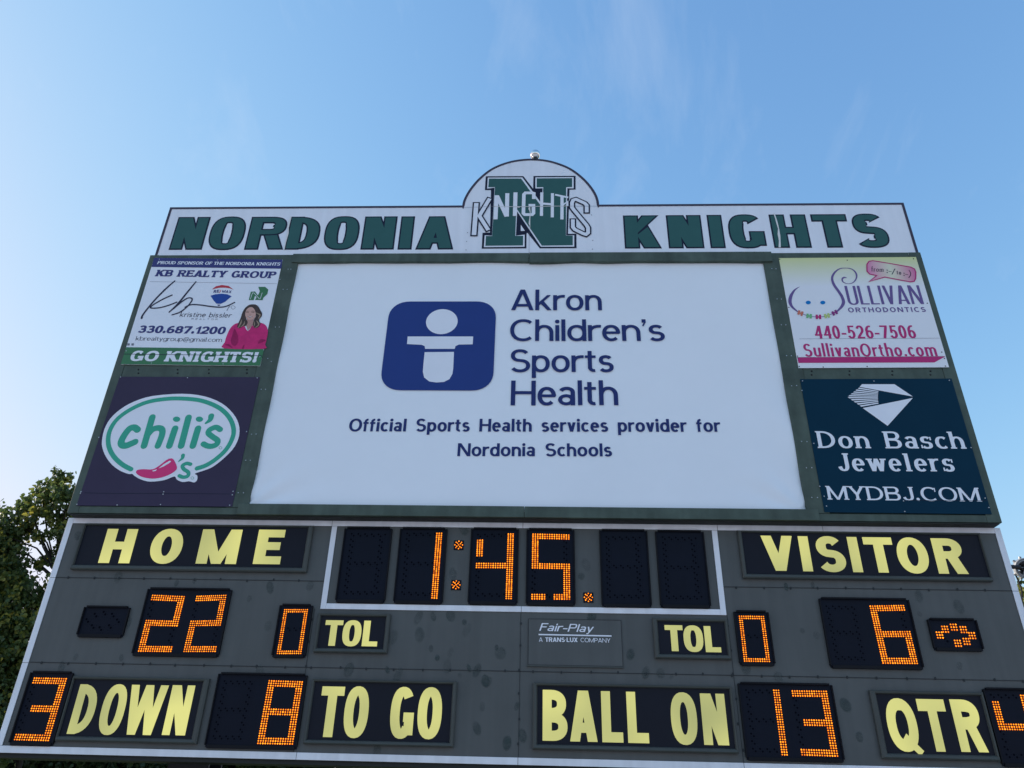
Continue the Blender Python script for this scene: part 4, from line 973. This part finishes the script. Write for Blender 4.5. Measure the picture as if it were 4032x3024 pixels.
# ---- captions: framed black faces with back-lit yellow letters
def caption(zm, outer, inner, letters, base, top, stem, th, e=2.3):
    fo = zm.ps(outer, LY - .03); fi = zm.ps(inner, LY - .012)
    ox0, ox1 = (fo[0][0] + fo[3][0]) / 2, (fo[1][0] + fo[2][0]) / 2; oz1, oz0 = (fo[0][1] + fo[1][1]) / 2, (fo[2][1] + fo[3][1]) / 2
    ix0, ix1 = (fi[0][0] + fi[3][0]) / 2, (fi[1][0] + fi[2][0]) / 2; iz1, iz0 = (fi[0][1] + fi[1][1]) / 2, (fi[2][1] + fi[3][1]) / 2
    face = MB().box(ix0 - .01, ix1 + .01, LY - .012, LY, iz0 - .01, iz1 + .01).build('caption_panel', M_capface, sb)
    mx_ = lambda a, b_, k_: a + (b_ - a) * k_
    lp = [(ox0, ox1, oz0, oz1, LY), (ox0, ox1, oz0, oz1, LY - .026), (mx_(ox0, ix0, .25), mx_(ox1, ix1, .25), mx_(oz0, iz0, .25), mx_(oz1, iz1, .25), LY - .034), (mx_(ox0, ix0, .75), mx_(ox1, ix1, .75), mx_(oz0, iz0, .75), mx_(oz1, iz1, .75), LY - .03), (ix0, ix1, iz0, iz1, LY - .0135)]
    MB().rings(lp).build('frame', M_capframe, face)
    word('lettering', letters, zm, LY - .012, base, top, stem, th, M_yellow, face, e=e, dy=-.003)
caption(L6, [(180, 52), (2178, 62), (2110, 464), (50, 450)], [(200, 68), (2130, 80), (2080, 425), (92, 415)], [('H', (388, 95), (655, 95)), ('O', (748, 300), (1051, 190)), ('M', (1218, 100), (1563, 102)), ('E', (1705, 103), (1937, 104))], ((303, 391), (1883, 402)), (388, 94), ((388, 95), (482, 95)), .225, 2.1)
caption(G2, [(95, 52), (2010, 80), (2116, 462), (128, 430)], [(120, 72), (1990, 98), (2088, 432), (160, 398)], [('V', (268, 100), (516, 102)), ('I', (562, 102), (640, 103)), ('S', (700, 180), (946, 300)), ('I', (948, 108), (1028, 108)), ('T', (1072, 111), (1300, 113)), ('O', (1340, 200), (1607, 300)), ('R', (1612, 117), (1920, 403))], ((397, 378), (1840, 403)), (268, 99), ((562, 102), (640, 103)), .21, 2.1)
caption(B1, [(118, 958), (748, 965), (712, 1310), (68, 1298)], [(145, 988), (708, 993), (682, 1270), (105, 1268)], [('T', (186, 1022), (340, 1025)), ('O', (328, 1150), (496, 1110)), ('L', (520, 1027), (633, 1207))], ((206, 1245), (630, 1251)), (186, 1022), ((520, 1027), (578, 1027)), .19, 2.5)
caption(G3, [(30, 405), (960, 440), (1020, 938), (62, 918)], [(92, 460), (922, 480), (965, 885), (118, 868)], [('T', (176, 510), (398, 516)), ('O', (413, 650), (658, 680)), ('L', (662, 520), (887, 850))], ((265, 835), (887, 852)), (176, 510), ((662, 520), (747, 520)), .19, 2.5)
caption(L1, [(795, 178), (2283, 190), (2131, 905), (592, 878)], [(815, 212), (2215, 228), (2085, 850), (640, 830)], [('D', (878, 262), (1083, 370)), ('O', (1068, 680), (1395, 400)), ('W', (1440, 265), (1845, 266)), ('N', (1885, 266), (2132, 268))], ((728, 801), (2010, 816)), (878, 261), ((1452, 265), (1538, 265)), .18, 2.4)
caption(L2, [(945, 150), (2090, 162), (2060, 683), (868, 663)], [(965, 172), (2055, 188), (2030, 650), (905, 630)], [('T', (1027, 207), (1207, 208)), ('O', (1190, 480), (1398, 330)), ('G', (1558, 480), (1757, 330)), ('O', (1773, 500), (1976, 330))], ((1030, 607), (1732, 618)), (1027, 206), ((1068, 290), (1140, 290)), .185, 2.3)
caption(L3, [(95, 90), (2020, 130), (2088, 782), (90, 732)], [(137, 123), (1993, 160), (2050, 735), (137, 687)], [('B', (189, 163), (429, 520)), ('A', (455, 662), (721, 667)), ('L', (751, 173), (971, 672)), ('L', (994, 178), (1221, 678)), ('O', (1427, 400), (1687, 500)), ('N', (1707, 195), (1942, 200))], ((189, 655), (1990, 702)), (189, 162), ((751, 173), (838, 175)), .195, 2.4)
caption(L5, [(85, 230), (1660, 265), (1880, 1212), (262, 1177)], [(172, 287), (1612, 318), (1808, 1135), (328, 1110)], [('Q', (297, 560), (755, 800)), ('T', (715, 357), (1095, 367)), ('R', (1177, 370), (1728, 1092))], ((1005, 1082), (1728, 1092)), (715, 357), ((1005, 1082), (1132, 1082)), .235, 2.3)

# ---- LED displays
def quadpt(q, u, v):
    return ((q[0][0] * (1 - u) + q[1][0] * u) * (1 - v) + (q[3][0] * (1 - u) + q[2][0] * u) * v, (q[0][1] * (1 - u) + q[1][1] * u) * (1 - v) + (q[3][1] * (1 - u) + q[2][1] * u) * v)
SEG = {'0': 'abcdef', '1': 'bc', '2': 'abged', '3': 'abgcd', '4': 'fgbc', '5': 'afgcd', '6': 'afgecd', '8': 'abcdefg', '': ''}
def hexa(mb, x, z, r, y, n=6, ph=0.26):
    b = len(mb.v); mb.v += [(x + r * math.cos(2 * math.pi * i / n + ph), y, z + r * math.sin(2 * math.pi * i / n + ph)) for i in range(n)]; mb.f.append(tuple(range(b, b + n)))
FACE = LY - .006
def leds(parent, pts_on, pts_off, pitch):
    if pts_on:
        ring, core, tones = MB(), MB(), []
        for x, z in pts_on:
            hexa(ring, x, z, pitch * .38, FACE - .001); hexa(core, x, z, pitch * random.uniform(.25, .33), FACE - .003, 6, random.uniform(0, 1)); tones += [random.betavariate(3, 2)] * 6  # ring paints the glow around the lit core
        lo = core.build('lit_digit', M_ledcore, parent); fa = lo.data.attributes.new('tone', 'FLOAT', 'POINT'); fa.data.foreach_set('value', tones); ring.build('led_glow', M_ledglow, parent)
    if pts_off:
        off = MB()
        for x, z, k in pts_off: hexa(off, x, z, pitch * k, FACE - .001)
        off.build('unlit_segment', M_ledoff, parent)
def digit(parent, zm, quad, val, nx, ny, t, dead=()):
    q = zm.ps(quad, FACE); segs = SEG[val]; m = (ny - 1) // 2; on, off = [], []
    h = t // 2
    for j in range(ny):
        for i in range(nx):
            L, R, T, B, Mi = i < t, i >= nx - t, j < t, j >= ny - t, m - h <= j <= m - h + t - 1
            if not (L or R or T or B or Mi): continue
            up, dn = j < m - h, j > m - h + t - 1
            s = False
            if T: s |= 'a' in segs
            if B: s |= 'd' in segs
            if Mi and not (L or R): s |= 'g' in segs
            if Mi and L: s |= ('g' in segs and ('f' in segs or 'e' in segs)) or ('f' in segs and 'e' in segs)
            if Mi and R: s |= 'b' in segs or 'c' in segs
            if L and up and not T: s |= 'f' in segs
            if L and dn and not B: s |= 'e' in segs
            if R and up: s |= 'b' in segs
            if R and dn: s |= 'c' in segs
            if (i, j) in dead: s = False
            p = quadpt(q, i / (nx - 1), j / (ny - 1))
            if s: on.append(p)
            else:
                a_, b_ = (i, j) if (T or B or Mi) else (j, i - (0 if L else nx - t))
                b_ = b_ if not (T or B or Mi) else (j if T else j - (ny - t) if B else j - (m - h))
                big = (a_ % 3 == 0 and b_ == 0) or (a_ % 3 == 1 and b_ == 1)
                off.append((*p, .42 if big else .1))
    pitch = math.hypot(q[1][0] - q[0][0], q[1][1] - q[0][1]) / (nx - 1)
    leds(parent, on, off, pitch)
def display(zm, outer, cells, digits=()):
    fo = zm.ps(outer, LY - .03)
    x0, x1 = (fo[0][0] + fo[3][0]) / 2, (fo[1][0] + fo[2][0]) / 2; z1_, z0 = (fo[0][1] + fo[1][1]) / 2, (fo[2][1] + fo[3][1]) / 2
    face = MB().box(x0 + .006, x1 - .006, FACE, LY, z0 + .006, z1_ - .006).build('digit_display', M_dispface, sb)
    f = MB(); fl = .009                                           # four separate flanges with notched corners
    f.box(x0 + .022, x1 - .022, LY - .026, LY, z1_ - fl, z1_ + .004); f.box(x0 + .018, x1 - .018, LY - .018, LY, z0, z0 + .024)
    f.box(x0, x0 + fl, LY - .022, LY, z0 + .02, z1_ - .008); f.box(x1 - fl, x1, LY - .022, LY, z0 + .02, z1_ - .008)
    f.build('frame', M_dispframe, face, bevel=.002)
    for c in digits: digit(face, zm, *c)
    return face
Sc = (15, 27, 3); Ck = (16, 33, 3)
display(L1, [(315, 118), (792, 122), (560, 940), (80, 920)], 0, [([(378, 195), (722, 202), (527, 872), (162, 862)], '3', *Sc)])
display(L2, [(205, 97), (905, 107), (815, 712), (70, 690)], 0, [([(605, 163), (865, 172), (787, 662), (515, 657)], '8', *Sc), ([(250, 165), (487, 170), (390, 642), (155, 638)], '', *Sc)])
display(L4, [(165, 122), (1550, 165), (1735, 1305), (300, 1265)], 0, [([(285, 248), (755, 253), (880, 1187), (395, 1172)], '1', *Sc), ([(957, 262), (1447, 268), (1612, 1205), (1100, 1187)], '3', *Sc)])
display(G1, [(665, 75), (1400, 80), (1275, 680), (510, 665)], 0, [([(712, 143), (985, 155), (868, 630), (590, 627)], '2', *Sc), ([(1098, 152), (1348, 143), (1255, 630), (985, 630)], '2', *Sc)])
display(G1, [(1815, 215), (2105, 220), (2035, 687), (1735, 680)], 0, [([(1862, 268), (2058, 268), (2000, 648), (1798, 648)], '0', 12, 22, 2)])
display(G4, [(80, 92), (1175, 115), (1362, 975), (222, 950)], 0, [([(695, 207), (1095, 200), (1262, 897), (850, 893)], '6', *Sc), ([(165, 205), (525, 218), (655, 882), (290, 868)], '', *Sc)])
display(G3, [(1045, 322), (1480, 335), (1570, 1020), (1115, 1005)], 0, [([(1110, 400), (1408, 405), (1482, 962), (1175, 957)], '0', 12, 22, 2)])
display(L5, [(1662, 200), (2330, 215), (2590, 1310), (1925, 1290)], 0, [([(1755, 300), (2233, 312), (2470, 1205), (1990, 1195)], '4', *Sc)])
gapL = {(i, j) for i in range(3) for j in (12, 13, 14)}
display(G5, [(212, 150), (738, 155), (640, 980), (100, 965)], 0, [([(290, 226), (655, 235), (575, 905), (205, 900)], '', *Ck)])
display(G5, [(815, 155), (1335, 158), (1275, 990), (735, 978)], 0, [([(895, 222), (1268, 222), (1215, 927), (835, 905)], '1', *Ck)])
display(G5, [(1588, 158), (2115, 160), (2090, 1000), (1550, 985)], 0, [([(1665, 236), (2047, 230), (2025, 932), (1635, 922)], '4', *Ck, gapL)])
display(G6, [(90, 155), (590, 160), (592, 960), (75, 950)], 0, [([(155, 220), (525, 230), (532, 893), (145, 890)], '5', *Ck, {(i, j) for i in (6, 7, 8) for j in (30, 31, 32)})])
display(G6, [(845, 160), (1342, 175), (1390, 975), (865, 970)], 0, [([(915, 248), (1262, 255), (1300, 900), (930, 893)], '', *Ck)])
display(G6, [(1420, 175), (1930, 180), (2005, 985), (1480, 975)], 0, [([(1498, 250), (1840, 262), (1905, 910), (1545, 905)], '', *Ck)])
def blocks(face, zm, pts, lit, sp):
    u = zm.p(pts[0], FACE); v = zm.p((pts[0][0] + 100, pts[0][1]), FACE); pitch = (v[0] - u[0]) / 100 * sp; on, off = [], []
    for k, q in enumerate(pts):
        c_ = zm.p(q, FACE)
        for i in (-1, 0, 1):
            for j in (-1, 0, 1):
                p = (c_[0] + i * pitch, c_[1] + j * pitch * 1.05)
                if lit[k]: on.append(p)
                else: off.append((*p, .5 if (i, j) in ((-1, 1), (0, 0)) else .12))
    leds(face, on, off, pitch)
blocks(display(G1, [(110, 230), (508, 238), (440, 510), (30, 500)], 0), G1, [(298, 308), (220, 325), (148, 372), (195, 425), (262, 443), (345, 425), (415, 375), (370, 325)], [0] * 8, 20)
blocks(display(G4, [(1395, 345), (1995, 358), (2092, 755), (1480, 735)], 0), G4, [(1535, 555), (1600, 485), (1705, 460), (1822, 490), (1927, 562), (1860, 632), (1755, 655), (1630, 630)], [1] * 7 + [0], 31)
for zm, c_, hw in ((G5, (1456, 351), 53), (G5, (1427, 785), 54), (G6, (728, 877), 52)):
    p0, p1 = zm.p((c_[0] - hw, c_[1]), LY), zm.p((c_[0] + hw, c_[1]), LY); h_ = (p1[0] - p0[0]) / 2; cc = zm.p(c_, LY)
    face = MB().box(cc[0] - h_, cc[0] + h_, LY - .003, LY + .001, cc[1] - h_, cc[1] + h_).build('colon_light', M_dispface, sb)
    pts = [cc] + [(cc[0] + h_ * .45 * math.cos(a), cc[1] + h_ * .45 * math.sin(a)) for a in (math.pi * k / 2 + .6 for k in range(4))] + [(cc[0] + h_ * .78 * math.cos(a), cc[1] + h_ * .78 * math.sin(a)) for a in (math.pi * k / 4 for k in range(8))]
    leds(face, pts, [], h_ * .42)
# ---- maker's plate
q = C1.ps([(180, 1012), (985, 1025), (1000, 1422), (175, 1415)], LY)
x0, x1, z1_, z0 = (q[0][0] + q[3][0]) / 2, (q[1][0] + q[2][0]) / 2, (q[0][1] + q[1][1]) / 2, (q[2][1] + q[3][1]) / 2
mp_ = MB().box(x0, x1, LY - .006, LY, z0, z1_).build('access_door', M_panel, sb, bevel=.002)
MB().box(x0 - .01, x1 + .006, LY - .012, LY, z0 - .012, z0 - .002).build('door_hinge', M_capframe, mp_)
MB().flat(stroke_quads([(x0, z0), (x1, z0), (x1, z1_), (x0, z1_)], [.004] * 4, True), LY - .0068).build('door_seam', M_seam, mp_)
CM = dict(zm=C1, Y=LY - .006, parent=mp_, m=M_vinylwhite, dy=-.002)
text('lettering', "Fair-Play", bl=(272, 1115), br=(735, 1128), tl=(292, 1048), S=Sty(tv=.19, th=.13, e=2.6, track=.12, slant=.35, xh=.7), **CM)
pen('underline', [P3(11, (267, 1147), (902, 1160))], k=1, cap=False, **CM)
text('lettering', "A", bl=(270, 1209), br=(302, 1210), tl=(275, 1172), S=Sty(tv=.13, th=.11), **CM)
text('lettering', "TRANS\u00b7LUX", bl=(325, 1210), br=(607, 1213), tl=(325, 1172), S=Sty(tv=.24, th=.17, track=.08), **CM)
text('lettering', "COMPANY", bl=(633, 1213), br=(893, 1218), tl=(633, 1176), S=Sty(tv=.13, th=.11, track=.08), **CM)

# ================================================================ POSTS
for px0, px1, lab in ((665, 825, 'left'), (2005, 2120, 'middle'), (3400, 3540, 'right')):
    a, b_ = at(px0, 3000, LY + .5).x, at(px1, 3000, LY + .5).x; c_ = (a + b_) / 2; hw = (b_ - a) / 2
    st = thing('support_post', (c_, .7, 0), {'left': 'dark steel post under the left end of the scoreboard', 'middle': 'dark steel post under the middle of the scoreboard', 'right': 'dark steel post under the right end of the scoreboard'}[lab], 'post', 'steel posts carrying the scoreboard')
    zt = FZ1 - .1; y0 = LY + .5
    m_ = MB(); m_.box(c_ - hw, c_ + hw, y0, y0 + .02, 0, zt); m_.box(c_ - hw, c_ + hw, y0 + .26, y0 + .28, 0, zt); m_.box(c_ - .012, c_ + .012, y0 + .02, y0 + .26, 0, zt)
    m_.build('column', M_steel, st)
    m_ = MB(); m_.box(c_ - hw * 1.6, c_ + hw * 1.6, y0 - .1, y0 + .38, 0, .03); m_.build('base_plate', M_steel, st)
    m_ = MB()
    for zz in (CZ0 + .4, CZ1 - .4, FZ0 + .6, FZ1 - .6): m_.box(c_ - hw * .8, c_ + hw * .8, .335, y0, zz, zz + .12)
    m_.build('bracket', M_steel, st)

# ================================================================ HORN LOUDSPEAKER behind the right edge
hy = .75; hc = at(4034, 2238, hy); R_ = abs(at(4074, 2238, hy).x - hc.x) * 1.02
ax = Vector((-.16, -1, -.32)).normalized(); s1_ = ax.cross(Vector((0, 0, 1))).normalized(); s2_ = s1_.cross(ax)
hs = thing('horn_loudspeaker', (hc.x, hy, hc.z), 'round grey horn loudspeaker behind the right edge of the scoreboard', 'loudspeaker')
def lathe(prof, n=40):
    m_ = MB()
    for d_, r_ in prof:
        for i in range(n):
            a = 2 * math.pi * i / n; m_.v.append(tuple(hc + ax * d_ + (s1_ * math.cos(a) + s2_ * math.sin(a)) * r_))
    for k in range(len(prof) - 1):
        for i in range(n): j = (i + 1) % n; m_.f.append((k * n + i, k * n + j, (k + 1) * n + j, (k + 1) * n + i))
    return m_
lathe([(-.16, R_ * .35), (-.12, R_ * .55), (-.03, R_ * .95), (.02, R_), (.035, R_ * .97), (.03, R_ * .88), (.018, R_ * .84), (.03, R_ * .78), (.026, R_ * .70), (-.02, R_ * .66), (-.08, R_ * .3)]).build('bell', M_galv, hs, smooth=True)
lathe([(-.05, R_ * .3), (-.05, 0)]).build('throat_plate', M_black, hs)
lathe([(-.05, R_ * .13), (.07, R_ * .2), (.08, R_ * .17), (.06, R_ * .1), (.0, 0)]).build('centre_horn', M_galv, hs, smooth=True)
for k in range(4):
    a = math.pi / 2 * k + .35; d_ = s1_ * math.cos(a) + s2_ * math.sin(a)
    MB().tube([hc + ax * .004 + d_ * R_ * .15, hc + ax * .008 + d_ * R_ * .74], .006, 6).build('spoke', M_galv, hs)
for k in range(10):
    a = math.pi * 2 / 10 * k + .1; d_ = s1_ * math.cos(a) + s2_ * math.sin(a)
    MB().tube([hc + ax * -.01 + d_ * R_ * .9, hc + ax * -.005 + d_ * R_ * 1.14, hc + ax * -.005 + d_ * R_ * 1.17], [.013, .011, .006], 8).build('clamp_knob', M_galv, hs, smooth=True)
MB().tube([hc - ax * .1, Vector((hc.x - .1, hy - .1, hc.z - .02)), Vector((CX1 - .06, .5, hc.z - .05)), Vector((CX1 - .1, .38, hc.z - .05))], .018, 8).build('mount_arm', M_steel, hs)
cp = [Vector((hc.x - .03, hy + .1, hc.z - R_ * .4)), at(4022, 2320, hy + .1), at(4024, 2370, hy + .1), at(4034, 2405, hy + .1), at(4060, 2480, hy + .1), at(4080, 2600, hy)]
MB().tube([Vector(p) for p in spline([tuple(p) for p in cp], False, 4)], .008, 6).build('cable', M_black, hs, smooth=True)

# ================================================================ TREES
def leafmat(name, c0, c1, c2, p1=.55, p2=.8):
    m = bpy.data.materials.new(name); m.use_nodes = True; t = m.node_tree; b = t.nodes['Principled BSDF']; out = t.nodes['Material Output']
    b.inputs['Roughness'].default_value = .5
    a = t.nodes.new('ShaderNodeAttribute'); a.attribute_name = 'tone'; r = t.nodes.new('ShaderNodeValToRGB')
    r.color_ramp.elements[0].color = (*c0, 1); r.color_ramp.elements[0].position = 0; r.color_ramp.elements[1].color = (*c2, 1); r.color_ramp.elements[1].position = 1
    e = r.color_ramp.elements.new(p1); e.color = (*c1, 1)
    tr_ = t.nodes.new('ShaderNodeBsdfTranslucent'); mxs = t.nodes.new('ShaderNodeMixShader'); mxs.inputs['Fac'].default_value = .42
    t.links.new(a.outputs['Fac'], r.inputs['Fac']); t.links.new(r.outputs['Color'], b.inputs['Base Color']); t.links.new(r.outputs['Color'], tr_.inputs['Color'])
    t.links.new(b.outputs[0], mxs.inputs[1]); t.links.new(tr_.outputs[0], mxs.inputs[2]); t.links.new(mxs.outputs[0], out.inputs['Surface'])
    return m
M_leaf = leafmat('broad_leaves', (.045, .075, .024), (.11, .155, .04), (.38, .34, .05))
M_leaf2 = leafmat('dark_leaves', (.02, .04, .014), (.05, .08, .022), (.13, .15, .04))
M_bark = mat('bark', (.035, .03, .025), .85, var=.3, vscale=8, bump=.5, bscale=20)
def tree(label, base, clusters, leaf, n_per, seed, m, group=None, trunk_r=.16, height=None):
    """crown of many leaf blades gathered on twigs around limbs; clusters: (centre, radius)"""
    rn = random.Random(seed); base = Vector(base)
    t_ = thing('broadleaf_tree', tuple(base), label, 'tree', group)
    tops = [Vector(c) for c, r in clusters]; cz = sum(p.z for p in tops) / len(tops); ct = sum(tops, Vector()) / len(tops)
    zt = height or max(p.z for p in tops)
    tk = [base, base.lerp(Vector((ct.x, ct.y, cz)), .3) + Vector((.08, .05, 0)), Vector((base.x * .45 + ct.x * .55, base.y * .4 + ct.y * .6, cz)), Vector((ct.x, ct.y, zt - .4))]
    mb = MB(); mb.tube([Vector(p) for p in spline([tuple(p) for p in tk], False, 5)], [trunk_r * (1 - .9 * i / 15) for i in range(16)], 8)
    for c, r in clusters:
        c = Vector(c); s = Vector(tk[1]).lerp(Vector(tk[2]), min(1, max(0, (c.z - tk[1].z - .6) / max(.3, tk[2].z - tk[1].z))))
        mid = s.lerp(c, .5) + Vector((rn.uniform(-.15, .15), rn.uniform(-.15, .15), .1))
        mb.tube([s, mid, c], [trunk_r * .35, trunk_r * .2, .01], 5)
    mb.build('trunk', M_bark, t_, smooth=True)
    V, F, T = [], [], []
    for c, r in clusters:
        c = Vector(c); cnt = int(n_per * (r / .6) ** 2); nt_ = max(5, cnt // 14)
        for k in range(nt_):
            while True:
                d = Vector((rn.uniform(-1, 1), rn.uniform(-1, 1), rn.uniform(-1, 1)))
                if .05 < d.length < 1: break
            d = d.normalized() * (d.length ** .45)
            tip = c + Vector((d.x * r, d.y * r, d.z * r * 1.1)); tw = (tip - c).normalized() * r * rn.uniform(.3, .6) + Vector((0, 0, .05))
            tone0 = rn.gauss(.42, .18) + (.25 if rn.random() < .1 else 0)
            for q in range(14):
                p = tip - tw * rn.random() + Vector((rn.gauss(0, .05), rn.gauss(0, .05), rn.gauss(0, .05))) * (r + .4)
                sz = leaf * rn.uniform(.65, 1.2)
                ax_ = Vector((rn.gauss(0, .6), rn.gauss(0, .6), rn.gauss(-.7, .5))).normalized(); sd = ax_.cross(Vector((rn.gauss(0, 1), rn.gauss(0, 1), rn.gauss(0, 1)))).normalized(); nn_ = ax_.cross(sd) * .12
                b0 = len(V)
                V += [p, p + (ax_ * .22 + sd * .46 + nn_) * sz, p + (ax_ * .62 + sd * .36 + nn_) * sz, p + ax_ * 1.05 * sz, p + (ax_ * .62 - sd * .36 + nn_) * sz, p + (ax_ * .22 - sd * .46 + nn_) * sz]
                F += [(b0, b0 + 1, b0 + 2, b0 + 3), (b0, b0 + 3, b0 + 4, b0 + 5)]
                T += [max(0, min(1, tone0 + rn.gauss(0, .1)))] * 6
    me = bpy.data.meshes.new('crown'); me.from_pydata([tuple(v) for v in V], [], F); me.materials.append(m); me.update()
    fa_ = me.attributes.new('tone', 'FLOAT', 'POINT'); fa_.data.foreach_set('value', T)
    link(bpy.data.objects.new('crown', me), t_)
    return t_
def cl(Y, *pts): return [(tuple(at(x, y, Y + dy_)), r) for x, y, r, dy_ in pts]
c1 = cl(6.0, (252, 1862, .17, 0), (215, 1925, .3, .1), (265, 1960, .3, -.1), (170, 1975, .3, 0), (115, 1985, .2, .2), (60, 2055, .38, .2), (0, 2100, .4, 0), (-80, 2190, .6, 0), (240, 2045, .32, 0), (268, 2170, .22, .2), (10, 2150, .42, .3), (40, 2265, .3, 0), (160, 2110, .1, .1), (200, 2190, .12, .3), (150, 2215, .08, .2), (-60, 2280, .7, 0),
        (60, 2400, .55, 0), (180, 2390, .42, .3), (-80, 2480, .8, 0), (100, 2520, .55, 0), (0, 2600, .7, 0), (40, 2720, .6, .1), (-120, 2700, .9, .2), (-20, 2840, .7, 0), (370, 2100, .5, .8), (380, 2250, .8, .6), (330, 2450, .8, .8), (420, 2000, .5, .8), (-200, 2250, .9, .2), (-260, 2500, 1.0, .3), (330, 2650, .8, .8))
b0 = at(300, 2400, 6.2); tree('tall broadleaf tree with yellowing leaves behind the left edge', (b0.x, 6.4, 0), c1, .07, 1750, 3, M_leaf, trunk_r=.07)
c2 = cl(7.2, (4030, 2330, .22, 0), (4045, 2400, .3, 0), (4010, 2420, .2, .2), (4060, 2480, .35, 0), (4020, 2500, .25, 0), (4080, 2330, .35, 0), (4120, 2420, .5, 0), (4100, 2560, .5, 0), (4060, 2640, .5, .1), (4150, 2650, .7, 0), (3950, 2560, .5, .5), (3900, 2450, .35, .8), (4200, 2480, .7, .3), (4120, 2760, .8, 0), (3980, 2760, .7, .4), (4220, 2300, .5, .4))
b0 = at(4100, 2600, 7.4); tree('small pale-leaved tree behind the horn loudspeaker', (b0.x, 7.4, 0), c2, .075, 620, 5, M_leaf)
rn = random.Random(9)
for lab, (xa, xb), yy, sd in (('dark bushy tree seen under the left end of the scoreboard', (-350, 520), 12.0, 21), ('dark leafy tree between the left and middle posts under the scoreboard', (560, 1250), 13.0, 22), ('thin-leaved tree just left of the middle post under the scoreboard', (1330, 1900), 15.0, 23)):
    pts = []
    for k in range(30 if sd < 23 else 12):
        pts.append((rn.uniform(xa, xb), rn.uniform(2780, 3110) if sd < 23 else rn.uniform(2700, 2975), rn.uniform(.55, .95), rn.uniform(-.6, .6)))
    if sd < 23: pts += [(x_, y_, .6, rn.uniform(-.3, .3)) for x_ in range(int(xa) + 120, int(xb) + 130, 95) for y_ in ((3015, 3095) if sd == 21 else (3040, 3110))]
    b0 = at((xa + xb) / 2, 2900, yy)
    tree(lab, (b0.x, yy, 0), cl(yy, *pts), .11, 620 if sd < 23 else 330, sd, M_leaf2, 'trees behind the scoreboard', .14)
